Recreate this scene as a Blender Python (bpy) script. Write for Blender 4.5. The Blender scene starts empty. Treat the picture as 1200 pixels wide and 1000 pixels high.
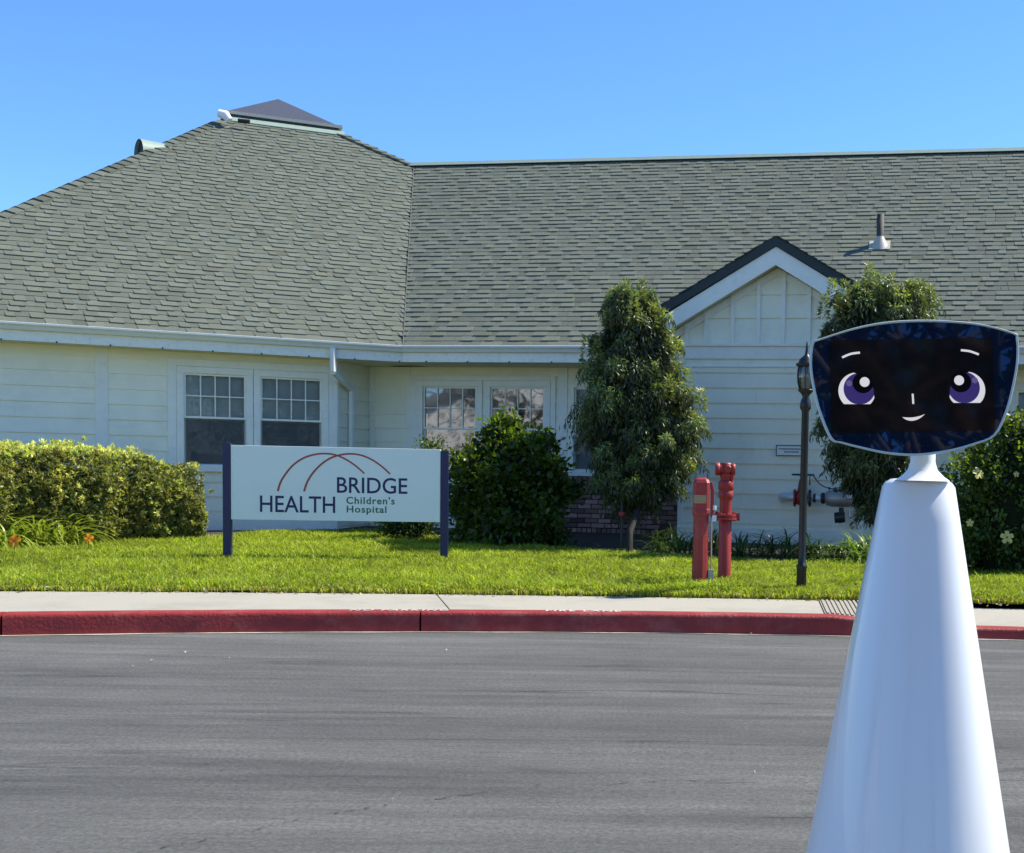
import bpy, math, random
import numpy as np
from math import sin, cos, pi, radians as rad
random.seed(7); rng = np.random.default_rng(11)
sc = bpy.context.scene
COL = sc.collection

# ---------------------------------------------------------------- camera, sky, sun, exposure
F, CX, CY, TILT, ROLL, EYE = 1425.0, 830.0, 643.0, .060, .019, 1.2
cam_d = bpy.data.cameras.new('camera'); cam = bpy.data.objects.new('camera', cam_d); COL.objects.link(cam)
cam_d.sensor_width = 36; cam_d.lens = F/1200*36
cam_d.shift_x = (600-CX)/1200; cam_d.shift_y = (CY-500)/1200
cam_d.clip_start = .05; cam_d.clip_end = 3000
def _Rx(a): c, s = cos(a), sin(a); return np.array([[1,0,0],[0,c,-s],[0,s,c]])
def _Rz(a): c, s = cos(a), sin(a); return np.array([[c,-s,0],[s,c,0],[0,0,1]])
RM = _Rx(pi/2-TILT) @ _Rz(ROLL)
from mathutils import Matrix, Vector
m4 = Matrix([list(RM[0])+[0], list(RM[1])+[0], list(RM[2])+[EYE], [0,0,0,1]])
cam.matrix_world = m4
sc.camera = cam

SUN_AZ, SUN_EL = rad(20), rad(50)          # azimuth from +X towards +Y
SUN = np.array([cos(SUN_EL)*cos(SUN_AZ), cos(SUN_EL)*sin(SUN_AZ), sin(SUN_EL)])
w = bpy.data.worlds.new('World'); sc.world = w; w.use_nodes = True
nt = w.node_tree; nt.nodes.clear()
sky = nt.nodes.new('ShaderNodeTexSky'); sky.sky_type = 'NISHITA'; sky.sun_disc = False
sky.sun_elevation = SUN_EL; sky.sun_rotation = pi/2-SUN_AZ
sky.altitude = 0; sky.air_density = .85; sky.dust_density = 0; sky.ozone_density = 10.0
bg = nt.nodes.new('ShaderNodeBackground'); bg.inputs[1].default_value = .14
wo = nt.nodes.new('ShaderNodeOutputWorld')
hs = nt.nodes.new('ShaderNodeHueSaturation'); hs.inputs['Saturation'].default_value = 1.05
nt.links.new(sky.outputs[0], hs.inputs['Color']); nt.links.new(hs.outputs[0], bg.inputs[0]); nt.links.new(bg.outputs[0], wo.inputs[0])
sl = bpy.data.lights.new('sun', 'SUN'); sl.energy = 4.5; sl.angle = rad(.5); sl.color = (1, .945, .82)
so = bpy.data.objects.new('sun', sl); COL.objects.link(so)
so.rotation_euler = Vector((-SUN[0], -SUN[1], -SUN[2])).to_track_quat('-Z', 'Y').to_euler()
so.location = (20, 8, 25)
sc.view_settings.view_transform = 'Standard'; sc.view_settings.look = 'None'
sc.view_settings.exposure = 0.88; sc.view_settings.gamma = 1
sc.view_settings.use_curve_mapping = False
sc.render.engine = 'CYCLES'

# ---------------------------------------------------------------- surveying helpers (photo survey -> metres)
CAM = np.array([0, 0, EYE])
def ray(px, py):
    d = RM @ np.array([(px-CX)/F, -(py-CY)/F, -1.0]); return d/d[1]
def at(px, py, Y): return CAM + ray(px, py)*Y
def onz(px, py, z): d = ray(px, py); return CAM + d*((z-EYE)/d[2])
def onplane(px, py, p0, n):
    d = ray(px, py); return CAM + d*(np.dot(np.asarray(p0)-CAM, n)/np.dot(d, n))
def gz(x, y): return .165 + .0195*(np.maximum(y, 10.3)-10.3)
def ground(px, py):
    z = .2
    for _ in range(6):
        p = onz(px, py, z); z = float(gz(p[0], p[1]))
    return onz(px, py, z)

class Frame:
    def __init__(s, o, deg):
        a = rad(deg); s.o = np.array([o[0], o[1], 0.]); s.u = np.array([cos(a), sin(a), 0]); s.n = np.array([sin(a), -cos(a), 0]); s.a = a
    def P(s, u, o, z): return s.o + s.u*u + s.n*o + np.array([0, 0, z])
    def pix(s, px, py, o):
        p = onplane(px, py, s.o+s.n*o, s.n); return float(np.dot(p-s.o, s.u)), float(p[2])
    def pu(s, px, o, py=500): return s.pix(px, py, o)[0]

E0 = at(472, 405, 17.6); ZE = float(E0[2])
M = Frame(E0, -9.5); W = Frame(E0, 24.93)
OM, OW, OG = -.85, -.45, .30        # wall offsets from the eave line: main, wing, gable bay

# ---------------------------------------------------------------- mesh builder
def woff(o):
    v = np.zeros(3)
    while o is not None: v += np.array(o.location); o = o.parent
    return v
class MB:
    def __init__(s): s.v = []; s.f = []; s.sm = []
    def add(s, vs, fs, smooth=False):
        k = len(s.v); s.v += [tuple(map(float, p)) for p in vs]; s.f += [tuple(i+k for i in f) for f in fs]; s.sm += [smooth]*len(fs); return s
    def hexa(s, p):     # 8 corner points: bottom 4 (ccw), top 4
        return s.add(p, [(3,2,1,0),(4,5,6,7),(0,1,5,4),(1,2,6,5),(2,3,7,6),(3,0,4,7)])
    def box(s, x0, x1, y0, y1, z0, z1):
        return s.hexa([(x0,y0,z0),(x1,y0,z0),(x1,y1,z0),(x0,y1,z0),(x0,y0,z1),(x1,y0,z1),(x1,y1,z1),(x0,y1,z1)])
    def fbox(s, fr, u0, u1, o0, o1, z0, z1):   # o0 is the outer (towards camera) offset, o1 the inner
        P = fr.P
        return s.hexa([P(u0,o0,z0),P(u1,o0,z0),P(u1,o1,z0),P(u0,o1,z0),P(u0,o0,z1),P(u1,o0,z1),P(u1,o1,z1),P(u0,o1,z1)])
    def prism(s, pts, d):    # planar outline (list of 3D), extruded by vector d
        n = len(pts); pts = [np.array(p, float) for p in pts]; d = np.array(d, float)
        return s.add(pts+[p+d for p in pts], [tuple(range(n))[::-1], tuple(range(n, 2*n))]+[(i, (i+1)%n, n+(i+1)%n, n+i) for i in range(n)])
    def tube(s, path, r, n=10, cap=True, smooth=True):
        path = [np.array(p, float) for p in path]
        if np.isscalar(r): r = [r]*len(path)
        vs, fs = [], []
        up = np.array([0, 0, 1.]); prevx = None
        for i, p in enumerate(path):
            a = path[max(i-1, 0)]; b = path[min(i+1, len(path)-1)]
            t = b-a; t = t/(np.linalg.norm(t)+1e-9)
            if prevx is None:
                x = np.cross(t, up); 
                if np.linalg.norm(x) < .1: x = np.cross(t, np.array([0, 1., 0]))
            else: x = prevx - t*np.dot(prevx, t)
            x = x/np.linalg.norm(x); prevx = x; y = np.cross(t, x)
            for k in range(n):
                q = 2*pi*k/n; vs.append(p + r[i]*(cos(q)*x+sin(q)*y))
        for i in range(len(path)-1):
            for k in range(n):
                k2 = (k+1) % n; fs.append((i*n+k, i*n+k2, (i+1)*n+k2, (i+1)*n+k))
        s.add(vs, fs, smooth)
        if cap: s.add(vs[:n], [tuple(range(n))[::-1]]); s.add(vs[-n:], [tuple(range(n))])
        return s
    def lathe(s, prof, c=(0,0,0), axis='z', n=24, smooth=True):   # prof: (r, h)
        vs = []; c = np.array(c, float)
        for r, h in prof:
            for k in range(n):
                q = 2*pi*k/n
                if axis == 'z': vs.append(c+np.array([r*cos(q), r*sin(q), h]))
                elif axis == 'x': vs.append(c+np.array([h, r*cos(q), r*sin(q)]))
                else: vs.append(c+np.array([r*sin(q), h, r*cos(q)]))
        fs = [(i*n+k, i*n+(k+1)%n, (i+1)*n+(k+1)%n, (i+1)*n+k) for i in range(len(prof)-1) for k in range(n)]
        s.add(vs, fs, smooth); m = len(prof)-1
        if prof[0][0] > 1e-4: s.add(vs[:n], [tuple(range(n))[::-1]])
        if prof[m][0] > 1e-4: s.add(vs[m*n:], [tuple(range(n))])
        return s
    def build(s, name, mat, parent=None, loc=None, bevel=0, tint=None):
        me = bpy.data.meshes.new(name); 
        base = woff(parent) if parent is not None else np.zeros(3)
        L = np.array(loc, float) if loc is not None else base
        V = np.array(s.v)-L
        me.from_pydata([tuple(p) for p in V], [], s.f); me.validate()
        me.materials.append(mat)
        if len(me.polygons) == len(s.sm): me.polygons.foreach_set('use_smooth', s.sm)
        if tint is not None:
            ca = me.color_attributes.new('tint', 'FLOAT_COLOR', 'POINT')
            ca.data.foreach_set('color', np.asarray(tint, np.float32).ravel())
        me.update()
        o = bpy.data.objects.new(name, me); COL.objects.link(o)
        if parent is not None: o.parent = parent
        o.location = tuple(L-base)
        if bevel:
            b = o.modifiers.new('bevel', 'BEVEL'); b.width = bevel; b.segments = 2; b.limit_method = 'ANGLE'; b.angle_limit = rad(40)
        return o
def fast(name, V, loops, counts, mat, parent=None, loc=(0,0,0), tint=None, smooth=False):
    me = bpy.data.meshes.new(name)
    V = np.asarray(V, np.float32)-np.asarray(loc, np.float32)
    me.vertices.add(len(V)); me.vertices.foreach_set('co', V.ravel())
    me.loops.add(len(loops)); me.loops.foreach_set('vertex_index', np.asarray(loops, np.int32))
    starts = np.concatenate([[0], np.cumsum(counts)[:-1]]).astype(np.int32)
    me.polygons.add(len(counts)); me.polygons.foreach_set('loop_start', starts)
    try: me.polygons.foreach_set('loop_total', np.asarray(counts, np.int32))
    except Exception: pass
    if smooth: me.polygons.foreach_set('use_smooth', np.ones(len(counts), bool))
    me.materials.append(mat); me.update(calc_edges=True)
    if tint is not None:
        ca = me.color_attributes.new('tint', 'FLOAT_COLOR', 'POINT')
        ca.data.foreach_set('color', np.asarray(tint, np.float32).ravel())
    o = bpy.data.objects.new(name, me); COL.objects.link(o)
    if parent is not None:
        o.parent = parent; o.location = tuple(np.asarray(loc)-woff(parent))
    else: o.location = loc
    return o
def empty(name, loc, label=None, cat=None, group=None, kind=None, parent=None):
    o = bpy.data.objects.new(name, None); COL.objects.link(o); o.location = tuple(float(a) for a in loc)
    o.empty_display_size = .1
    if parent is not None: o.parent = parent; o.location = tuple(np.asarray(loc, float)-woff(parent))
    return tag(o, label, cat, group, kind)
def tag(o, label=None, cat=None, group=None, kind=None):
    if label: o['label'] = label
    if cat: o['category'] = cat
    if group: o['group'] = group
    if kind: o['kind'] = kind
    return o

# ---------------------------------------------------------------- materials
def mat(name, col=(.5,.5,.5), rough=.6, metal=0, spec=.5, var=0, scale=20, bump=0, bscale=200, coat=0, tint=False,
        dark=None, dscale=3, damt=.5, stretch=(1,1,1), coords='Object', emit=None):
    m = bpy.data.materials.new(name); m.use_nodes = True; n = m.node_tree; N = n.nodes; L = n.links
    b = N['Principled BSDF']
    b.inputs['Roughness'].default_value = rough; b.inputs['Metallic'].default_value = metal
    b.inputs['Specular IOR Level'].default_value = spec; b.inputs['Coat Weight'].default_value = coat; b.inputs['Coat Roughness'].default_value = .05
    c4 = (*col, 1)
    tc = N.new('ShaderNodeTexCoord'); mp = N.new('ShaderNodeMapping'); mp.inputs['Scale'].default_value = stretch
    L.new(tc.outputs[coords], mp.inputs[0])
    rgb = N.new('ShaderNodeRGB'); rgb.outputs[0].default_value = c4; out = rgb.outputs[0]
    def mul(a, bsock):
        x = N.new('ShaderNodeMix'); x.data_type = 'RGBA'; x.blend_type = 'MULTIPLY'; x.inputs[0].default_value = 1
        L.new(a, x.inputs[6]); L.new(bsock, x.inputs[7]); return x.outputs[2]
    if tint:
        at_ = N.new('ShaderNodeAttribute'); at_.attribute_name = 'tint'; out = mul(out, at_.outputs[0])
    if var:
        no = N.new('ShaderNodeTexNoise'); no.inputs['Scale'].default_value = scale; no.inputs['Detail'].default_value = 6; no.inputs['Roughness'].default_value = .65
        L.new(mp.outputs[0], no.inputs[0])
        r = N.new('ShaderNodeMapRange'); r.inputs[1].default_value = .25; r.inputs[2].default_value = .75; r.inputs[3].default_value = 1-var; r.inputs[4].default_value = 1+var
        L.new(no.outputs[0], r.inputs[0]); out = mul(out, r.outputs[0])
    if dark is not None:
        no = N.new('ShaderNodeTexNoise'); no.inputs['Scale'].default_value = dscale; no.inputs['Detail'].default_value = 8; no.inputs['Roughness'].default_value = .7
        L.new(mp.outputs[0], no.inputs[0])
        r = N.new('ShaderNodeMapRange'); r.inputs[1].default_value = .5; r.inputs[2].default_value = .72; r.inputs[3].default_value = 0; r.inputs[4].default_value = damt
        L.new(no.outputs[0], r.inputs[0])
        x = N.new('ShaderNodeMix'); x.data_type = 'RGBA'; L.new(r.outputs[0], x.inputs[0]); L.new(out, x.inputs[6]); x.inputs[7].default_value = (*dark, 1); out = x.outputs[2]
    L.new(out, b.inputs['Base Color'])
    if bump:
        no = N.new('ShaderNodeTexNoise'); no.inputs['Scale'].default_value = bscale; no.inputs['Detail'].default_value = 4
        L.new(mp.outputs[0], no.inputs[0]); bp = N.new('ShaderNodeBump'); bp.inputs['Strength'].default_value = bump; bp.inputs['Distance'].default_value = .01
        L.new(no.outputs[0], bp.inputs['Height']); L.new(bp.outputs[0], b.inputs['Normal'])
    if emit: b.inputs['Emission Color'].default_value = (*emit[0], 1); b.inputs['Emission Strength'].default_value = emit[1]
    return m
def leafmat(name, col, trans=.35, rough=.5, spec=.4, tcol=None):
    m = mat(name, col, rough=rough, spec=spec, tint=True); n = m.node_tree; N = n.nodes; L = n.links
    b = N['Principled BSDF']; tr = N.new('ShaderNodeBsdfTranslucent'); mx = N.new('ShaderNodeMixShader'); mx.inputs[0].default_value = trans
    src = b.inputs['Base Color'].links[0].from_socket
    x = N.new('ShaderNodeMix'); x.data_type = 'RGBA'; x.blend_type = 'MULTIPLY'; x.inputs[0].default_value = 1
    L.new(src, x.inputs[6]); x.inputs[7].default_value = (*(tcol or (1.5, 1.7, .6)), 1)
    L.new(x.outputs[2], tr.inputs[0]); L.new(b.outputs[0], mx.inputs[1]); L.new(tr.outputs[0], mx.inputs[2])
    L.new(mx.outputs[0], N['Material Output'].inputs[0]); return m
def glassmat(name, ior=2.4, tintc=(.75,.8,.8), rough=.01):
    m = bpy.data.materials.new(name); m.use_nodes = True; n = m.node_tree; N = n.nodes; L = n.links; N.clear()
    t = N.new('ShaderNodeBsdfTransparent'); t.inputs[0].default_value = (*tintc, 1)
    g = N.new('ShaderNodeBsdfGlossy'); g.inputs['Roughness'].default_value = rough
    no = N.new('ShaderNodeTexNoise'); no.inputs['Scale'].default_value = 2.2; tc = N.new('ShaderNodeTexCoord'); L.new(tc.outputs['Object'], no.inputs[0])
    bp = N.new('ShaderNodeBump'); bp.inputs['Strength'].default_value = .07; bp.inputs['Distance'].default_value = .02; L.new(no.outputs[0], bp.inputs['Height']); L.new(bp.outputs[0], g.inputs['Normal'])
    fr = N.new('ShaderNodeFresnel'); fr.inputs[0].default_value = ior
    mx = N.new('ShaderNodeMixShader'); o = N.new('ShaderNodeOutputMaterial')
    L.new(fr.outputs[0], mx.inputs[0]); L.new(t.outputs[0], mx.inputs[1]); L.new(g.outputs[0], mx.inputs[2]); L.new(mx.outputs[0], o.inputs[0]); return m

mSiding = mat('siding_paint', (.89,.86,.68), .55, var=.05, scale=3, bump=.15, bscale=60, dark=(.5,.5,.4), dscale=2, damt=.25)
mTrim = mat('trim_paint', (.84,.83,.73), .5, var=.04, scale=5, dark=(.45,.45,.4), dscale=9, damt=.2)
mFascia = mat('fascia_paint', (.84,.83,.73), .5, var=.05, scale=4, dark=(.3,.3,.25), dscale=14, damt=.3)
mGutter = mat('gutter_metal', (.72,.73,.67), .4, metal=.0, var=.05, scale=6)
mSoffit = mat('soffit_paint', (.62,.60,.42), .6, var=.05, scale=4)
mShingle = mat('shingle_asphalt', (.143,.157,.124), .9, spec=.1, tint=True, var=.2, scale=60, bump=.5, bscale=400)
mDeck = mat('roof_felt', (.09,.09,.08), .9)
mRakeEdge = mat('rake_shingle_edge', (.035,.045,.045), .8, var=.3, scale=50)
mGreenMetal = mat('green_flashing', (.27,.34,.27), .45, var=.1, scale=10)
mSkylight = mat('skylight_acrylic', (.085,.078,.070), .25, spec=.5, var=.2, scale=30)
mDarkMetal = mat('dark_metal', (.02,.025,.025), .4, var=.2, scale=30)
mBlack = mat('flat_black', (.012,.012,.012), .7)
mPipeVent = mat('vent_pipe_metal', (.05,.047,.04), .75, var=.2, scale=20)
mLead = mat('vent_flashing', (.45,.42,.33), .5, var=.1, scale=20)
mBlind = mat('window_blind', (.80,.82,.80), .6, var=.05)
mRoom = mat('room_dark', (.035,.036,.04), .9)  # near-black colour stands in for the unlit room
mGlassA = glassmat('window_glass', 1.55, (.78,.82,.82))
mGlassB = glassmat('reflective_window_glass', 3.0, (.66,.7,.7), .028)
mScreenMesh = mat('insect_screen', (.16,.17,.17), .7, spec=.2)
_n = mScreenMesh.node_tree; _t = _n.nodes.new('ShaderNodeBsdfTransparent'); _m = _n.nodes.new('ShaderNodeMixShader'); _m.inputs[0].default_value = .45
_n.links.new(_t.outputs[0], _m.inputs[1]); _n.links.new(_n.nodes['Principled BSDF'].outputs[0], _m.inputs[2]); _n.links.new(_m.outputs[0], _n.nodes['Material Output'].inputs[0])
mBrick = mat('brick_clay', (.26,.15,.115), .85, tint=True, var=.3, scale=40, bump=.4, bscale=120)
mMortar = mat('brick_mortar', (.035,.03,.03), .95, var=.2, scale=30)
mConc = mat('sidewalk_concrete', (.36,.33,.265), .85, var=.09, scale=60, bump=.25, bscale=250, dark=(.26,.24,.19), dscale=1.2, damt=.8)
mConc2 = mat('ramp_concrete', (.32,.285,.225), .9, var=.15, scale=50, bump=.3, bscale=250)
mGutterPan = mat('gutter_pan', (.48,.44,.37), .9, var=.25, scale=40, dark=(.12,.12,.12), dscale=12, damt=.8)
mSoil = mat('bed_soil', (.035,.027,.02), .95, var=.5, scale=40, bump=.8, bscale=60, dark=(.13,.10,.075), dscale=30, damt=.8)
mTurf = mat('lawn_turf', (.16,.20,.02), .95, var=.35, scale=25, bump=.6, bscale=80)
mBlade = leafmat('grass_blade', (.31,.41,.045), .45, .55, .3, tcol=(1.25,1.35,.5))
mHedge = leafmat('hedge_leaf', (.33,.34,.105), .30, .45, .4)
mHibis = leafmat('hibiscus_leaf', (.060,.098,.018), .40, .42, .4, tcol=(2.8,2.7,.4))
mPodo = leafmat('yew_pine_leaf', (.11,.14,.045), .28, .42, .55)
mStrap = leafmat('strap_leaf', (.22,.28,.06), .3, .4, .5)
mBark = mat('bark', (.028,.023,.018), .9, var=.4, scale=25, bump=.8, bscale=40, stretch=(1,1,.3))
mTwig = mat('twig_bark', (.05,.045,.03), .9, var=.3, scale=30)
mCore = mat('core_shade', (.012,.018,.008), 1.0, spec=.1, var=.4, scale=12)  # interior shade painted near-black on the solid foliage cores
mRed = mat('red_enamel', (.29,.020,.016), .5, var=.14, scale=12, dark=(.30,.09,.07), dscale=10, damt=.5, bump=.1, bscale=80)
mBrass = mat('tarnished_plate', (.30,.24,.13), .4, metal=.6, var=.2, scale=60)
mSteel = mat('cast_steel', (.36,.36,.35), .45, metal=.5, var=.15, scale=25)
mSilver = mat('silver_pipe', (.62,.64,.66), .35, metal=.3, var=.08, scale=25)
mLampBlack = mat('lamp_black_paint', (.005,.006,.006), .38, var=.3, scale=20)
mLampGlass = glassmat('lamp_glass', 1.8, (.55,.53,.48), .05)
mBulb = mat('frosted_bulb', (.6,.58,.5), .4)
mSignFace = mat('sign_face', (.78,.82,.76), .45, var=.015, scale=6)
mNavy = mat('navy_paint', (.007,.010,.065), .4, var=.1, scale=30)
mNavyInk = mat('navy_ink', (.012,.012,.085), .5)
mGreenInk = mat('green_ink', (.02,.13,.06), .5)
mRedInk = mat('red_ink', (.36,.06,.03), .5)
mWhitePaint = mat('white_road_paint', (.52,.50,.47), .8, dark=(.33,.07,.06), dscale=38, damt=1)
mBark2 = mat('street_tree_bark', (.26,.15,.095), .9, var=.4, scale=6)
mRobot = mat('robot_gloss_white', (.83,.83,.84), .28, spec=.5, coat=.4)
mRobotNeck = mat('robot_matt_white', (.78,.79,.80), .4)
mRim = mat('robot_rim', (.60,.68,.62), .35)
mPanel = mat('robot_panel_glass', (.0015,.009,.028), .015, spec=.8, coat=.2)
mDisp = mat('robot_display', (.005,.005,.007), .05, spec=.4)
for m_ in (mPanel,):
    m_.node_tree.nodes['Principled BSDF'].inputs['Specular Tint'].default_value = (.35,.6,1,1)
mFWhite = mat('face_white', (.02,.02,.02), .4, emit=((.80,.78,.84), .44))
mFPurple = mat('face_purple', (.02,.01,.05), .4, emit=((.030,.015,.13), .42))
mFLilac = mat('face_lilac', (.02,.02,.05), .4, emit=((.14,.11,.30), .35))
mFBlack = mat('face_black', (.004,.004,.006), .1, spec=.2)
mYellow = leafmat('yellow_petal', (.75,.66,.22), .3, .5, .3, tcol=(1.2,1.1,.6))
mOrange = leafmat('orange_petal', (.85,.30,.01), .3, .5, .3, tcol=(1.2,1,.5))
mFlowerEye = mat('flower_centre', (.25,.02,.02), .6)
mDry = leafmat('dry_leaf', (.45,.36,.22), .2, .7, .2)
mNeighbour = mat('neighbour_wall', (.80,.79,.76), .6)
mNeighRoof = mat('neighbour_roof', (.18,.17,.16), .9)
mDarkLeaf = leafmat('street_tree_leaf', (.05,.08,.03), .25, .5, .3)

# red curb: paint worn to concrete
mCurb = mat('red_curb_paint', (.27,.019,.013), .55, var=.2, scale=9, dark=(.38,.11,.085), dscale=2.6, damt=.75, bump=.6, bscale=45)
# asphalt: streaks follow the turning circle (UV: arc length, radius)
def asphalt():
    m = bpy.data.materials.new('asphalt'); m.use_nodes = True; n = m.node_tree; N = n.nodes; L = n.links; b = N['Principled BSDF']
    b.inputs['Roughness'].default_value = .82; b.inputs['Specular IOR Level'].default_value = .35
    tc = N.new('ShaderNodeTexCoord')
    def noise(sc_, st, coord='UV', det=6, ro=.6, dist=0, rz=0):
        mp = N.new('ShaderNodeMapping'); mp.inputs['Rotation'].default_value = (0, 0, rz); mp.inputs['Scale'].default_value = st; L.new(tc.outputs[coord], mp.inputs[0])
        no = N.new('ShaderNodeTexNoise'); no.inputs['Scale'].default_value = sc_; no.inputs['Detail'].default_value = det; no.inputs['Roughness'].default_value = ro; no.inputs['Distortion'].default_value = dist
        L.new(mp.outputs[0], no.inputs[0]); return no.outputs[0]
    def rng_(s, a, b_, c, d):
        r = N.new('ShaderNodeMapRange'); r.inputs[1].default_value = a; r.inputs[2].default_value = b_; r.inputs[3].default_value = c; r.inputs[4].default_value = d; L.new(s, r.inputs[0]); return r.outputs[0]
    def mulm(a, c):
        x = N.new('ShaderNodeMath'); x.operation = 'MULTIPLY'; L.new(a, x.inputs[0]); L.new(c, x.inputs[1]); return x.outputs[0]
    v = rng_(noise(1, (.16, 1.6, 1), det=6, dist=.9), .3, .7, .80, 1.20)          # broad tyre bands
    v = mulm(v, rng_(noise(1, (1.1, 9, 1), det=8, ro=.75, dist=1.2), .3, .75, 1.14, .80))      # fine arcs
    v = mulm(v, rng_(noise(.7, (1, 1, 1), 'Object', 4), .3, .7, .88, 1.12))
    v = mulm(v, rng_(noise(1, (.25, 3.2, 1), 'Object', 7, .65, 1.0, rz=-.20), .34, .68, 1.20, .76))
    v = mulm(v, rng_(noise(1, (.18, 2.2, 1), 'Object', 7, .7, 1.6, rz=.16), .36, .68, 1.10, .84))
    v = mulm(v, rng_(noise(7, (1, 1, 1), 'Object', 6, .7), .3, .7, .92, 1.08))
    g = noise(48, (1, 1, 1), 'Object', 10, .92)
    v = mulm(v, rng_(g, .40, .60, .50, 1.52))
    # thin dark scuffs: narrow band of a stretched noise
    s1 = noise(1, (.12, 1.7, 1), det=4, dist=1.0)
    a = N.new('ShaderNodeMath'); a.operation = 'SUBTRACT'; L.new(s1, a.inputs[0]); a.inputs[1].default_value = .52
    ab = N.new('ShaderNodeMath'); ab.operation = 'ABSOLUTE'; L.new(a.outputs[0], ab.inputs[0])
    line = rng_(ab.outputs[0], 0, .016, 1, 0)
    br = rng_(noise(1, (1.4, 5, 1), det=6), .46, .60, 0, .8)
    inv = rng_(mulm(line, br), 0, 1, 1, .35)
    v = mulm(v, inv)
    cr = N.new('ShaderNodeCombineColor')
    for i, k in enumerate((.097, .096, .088)):
        q = N.new('ShaderNodeMath'); q.operation = 'MULTIPLY'; q.inputs[1].default_value = k; L.new(v, q.inputs[0]); L.new(q.outputs[0], cr.inputs[i])
    L.new(cr.outputs[0], b.inputs['Base Color'])
    bp = N.new('ShaderNodeBump'); bp.inputs['Strength'].default_value = .7; bp.inputs['Distance'].default_value = .008; L.new(g, bp.inputs['Height']); L.new(bp.outputs[0], b.inputs['Normal'])
    return m
mAsphalt = asphalt()

# ================================================================= SETTING
RC, RX, RY = 20.0, .9, -10.8
def curbY(x, r=RC): return RY+math.sqrt(max(r*r-(x-RX)**2, 1))
def lawnY(x): return 10.37-(x-RX)**2/80
def curbH(x):
    t = min(max((x-.95)/.8, 0), 1); return .15-.065*t
# ground sheet out to the horizon
g = MB(); g.add([(-1500,-1500,-.03),(1500,-1500,-.03),(1500,1500,-.03),(-1500,1500,-.03)], [(0,1,2,3)])
tag(g.build('ground', mat('far_ground', (.14,.13,.11), .95, var=.2, scale=1)), kind='structure')
# road
XS = np.linspace(-16, 17, 133); 
V = []; UV = []
rows = 60
for x in XS:
    yt = curbY(x) if abs(x-RX) < 17 else curbY(RX+17)
    for j in range(rows+1):
        t = j/rows; y = -32+(yt+.02+32)*t; V.append((x, y, 0.0))
        r = math.hypot(x-RX, y-RY-0); a = math.atan2(x-RX, (y+26))
        r2 = math.hypot(x-RX, y+26); UV.append((a*26, r2))
ny = rows+1; loops = []; 
for i in range(len(XS)-1):
    for j in range(rows): loops += [i*ny+j, (i+1)*ny+j, (i+1)*ny+j+1, i*ny+j+1]
road = fast('road', V, loops, [4]*(len(loops)//4), mAsphalt)
uvl = road.data.uv_layers.new(name='UVMap'); uvl.data.foreach_set('uv', np.array([UV[i] for i in loops], np.float32).ravel())
tag(road, kind='structure')
# pale worn joint between road and curb
gp = MB(); xs = np.linspace(-9, 9, 120)
for a, b in zip(xs[:-1], xs[1:]):
    gp.add([(a, curbY(a)-.035-.012*sin(a*7), .004), (b, curbY(b)-.035-.012*sin(b*7), .004), (b, curbY(b)+.01, .004), (a, curbY(a)+.01, .004)], [(0,1,2,3)])
tag(gp.build('gutter_joint', mGutterPan), kind='structure')

# cracks worn into the asphalt
random.seed(3)
def crack(pts, name='road_crack', gap=.25, wmax=.011):
    P_ = [onz(a, b, 0) for a, b in pts]; mb = MB()
    for a, b in zip(P_[:-1], P_[1:]):
        n = max(2, int(np.linalg.norm(b-a)/.018)); d = (b-a)/n; nn = np.array([-d[1], d[0], 0]); nn /= np.linalg.norm(nn); off = 0
        for i in range(n):
            if random.random() < gap: continue
            off = off*.88+random.uniform(-.011, .011); w_ = random.uniform(.25, 1)*wmax; p = a+d*i+nn*off; q = p+d*random.uniform(.6, 1.6)+nn*random.uniform(-.008, .008)
            mb.add([(p[0]-nn[0]*w_, p[1]-nn[1]*w_, .004), (q[0], q[1], .004), (p[0]+nn[0]*w_, p[1]+nn[1]*w_, .004), (p[0]-d[0]*.3, p[1]-d[1]*.3, .004)], [(0,1,2,3)])
    tag(mb.build(name, mat(name, (.035,.035,.035), .9)), kind='structure')
crack([(690,921),(760,917),(850,916),(960,919),(1100,921)], gap=.3, wmax=.0045)
crack([(120,1010),(240,985),(300,975),(380,955),(470,943),(560,930),(640,921)], gap=.5, wmax=.005)
crack([(0,905),(150,900),(250,897)], gap=.2, wmax=.004); crack([(600,875),(700,880),(960,886)], gap=.5, wmax=.004)
# curb: cast sections with open joints, sidewalk slabs behind
curb = empty('curb', (0, 9, 0), kind='structure')
def curb_px(px): p = onz(px, 742, 0); return float(p[0])
joints = [-10.5, -7.4, onz(3, 745, 0)[0], onz(492, 741, 0)[0], onz(1090, 747, 0)[0], 4.9, 8]
JT = joints
for a, b in zip(JT[:-1], JT[1:]):
    a += .007; b -= .007; n = max(3, int((b-a)/.12)); mb = MB(); prof = []
    vs = []; fs = []
    for i in range(n+1):
        x = a+(b-a)*i/n; h = curbH(x); wob = .003*sin(x*9)+.002*sin(x*23)
        y0 = curbY(x)+wob
        for dy, z in ((0, -.02), (.012, h-.03), (.016, h-.014), (.026, h-.004), (.045, h), (.155, h+.001), (.155, -.02)):
            vs.append((x+(x-RX)/RC*dy, y0+dy, z))
    k = 7
    for i in range(n):
        for j in range(k-1): fs.append((i*k+j, (i+1)*k+j, (i+1)*k+j+1, i*k+j+1))
    mb.add(vs, fs, True); mb.add(vs[:k], [tuple(range(k))[::-1]]); mb.add(vs[-k:], [tuple(range(k))])
    mb.build('curb_section', mCurb, curb)
walk = empty('sidewalk', (0, 9.8, 0), kind='structure')
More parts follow.
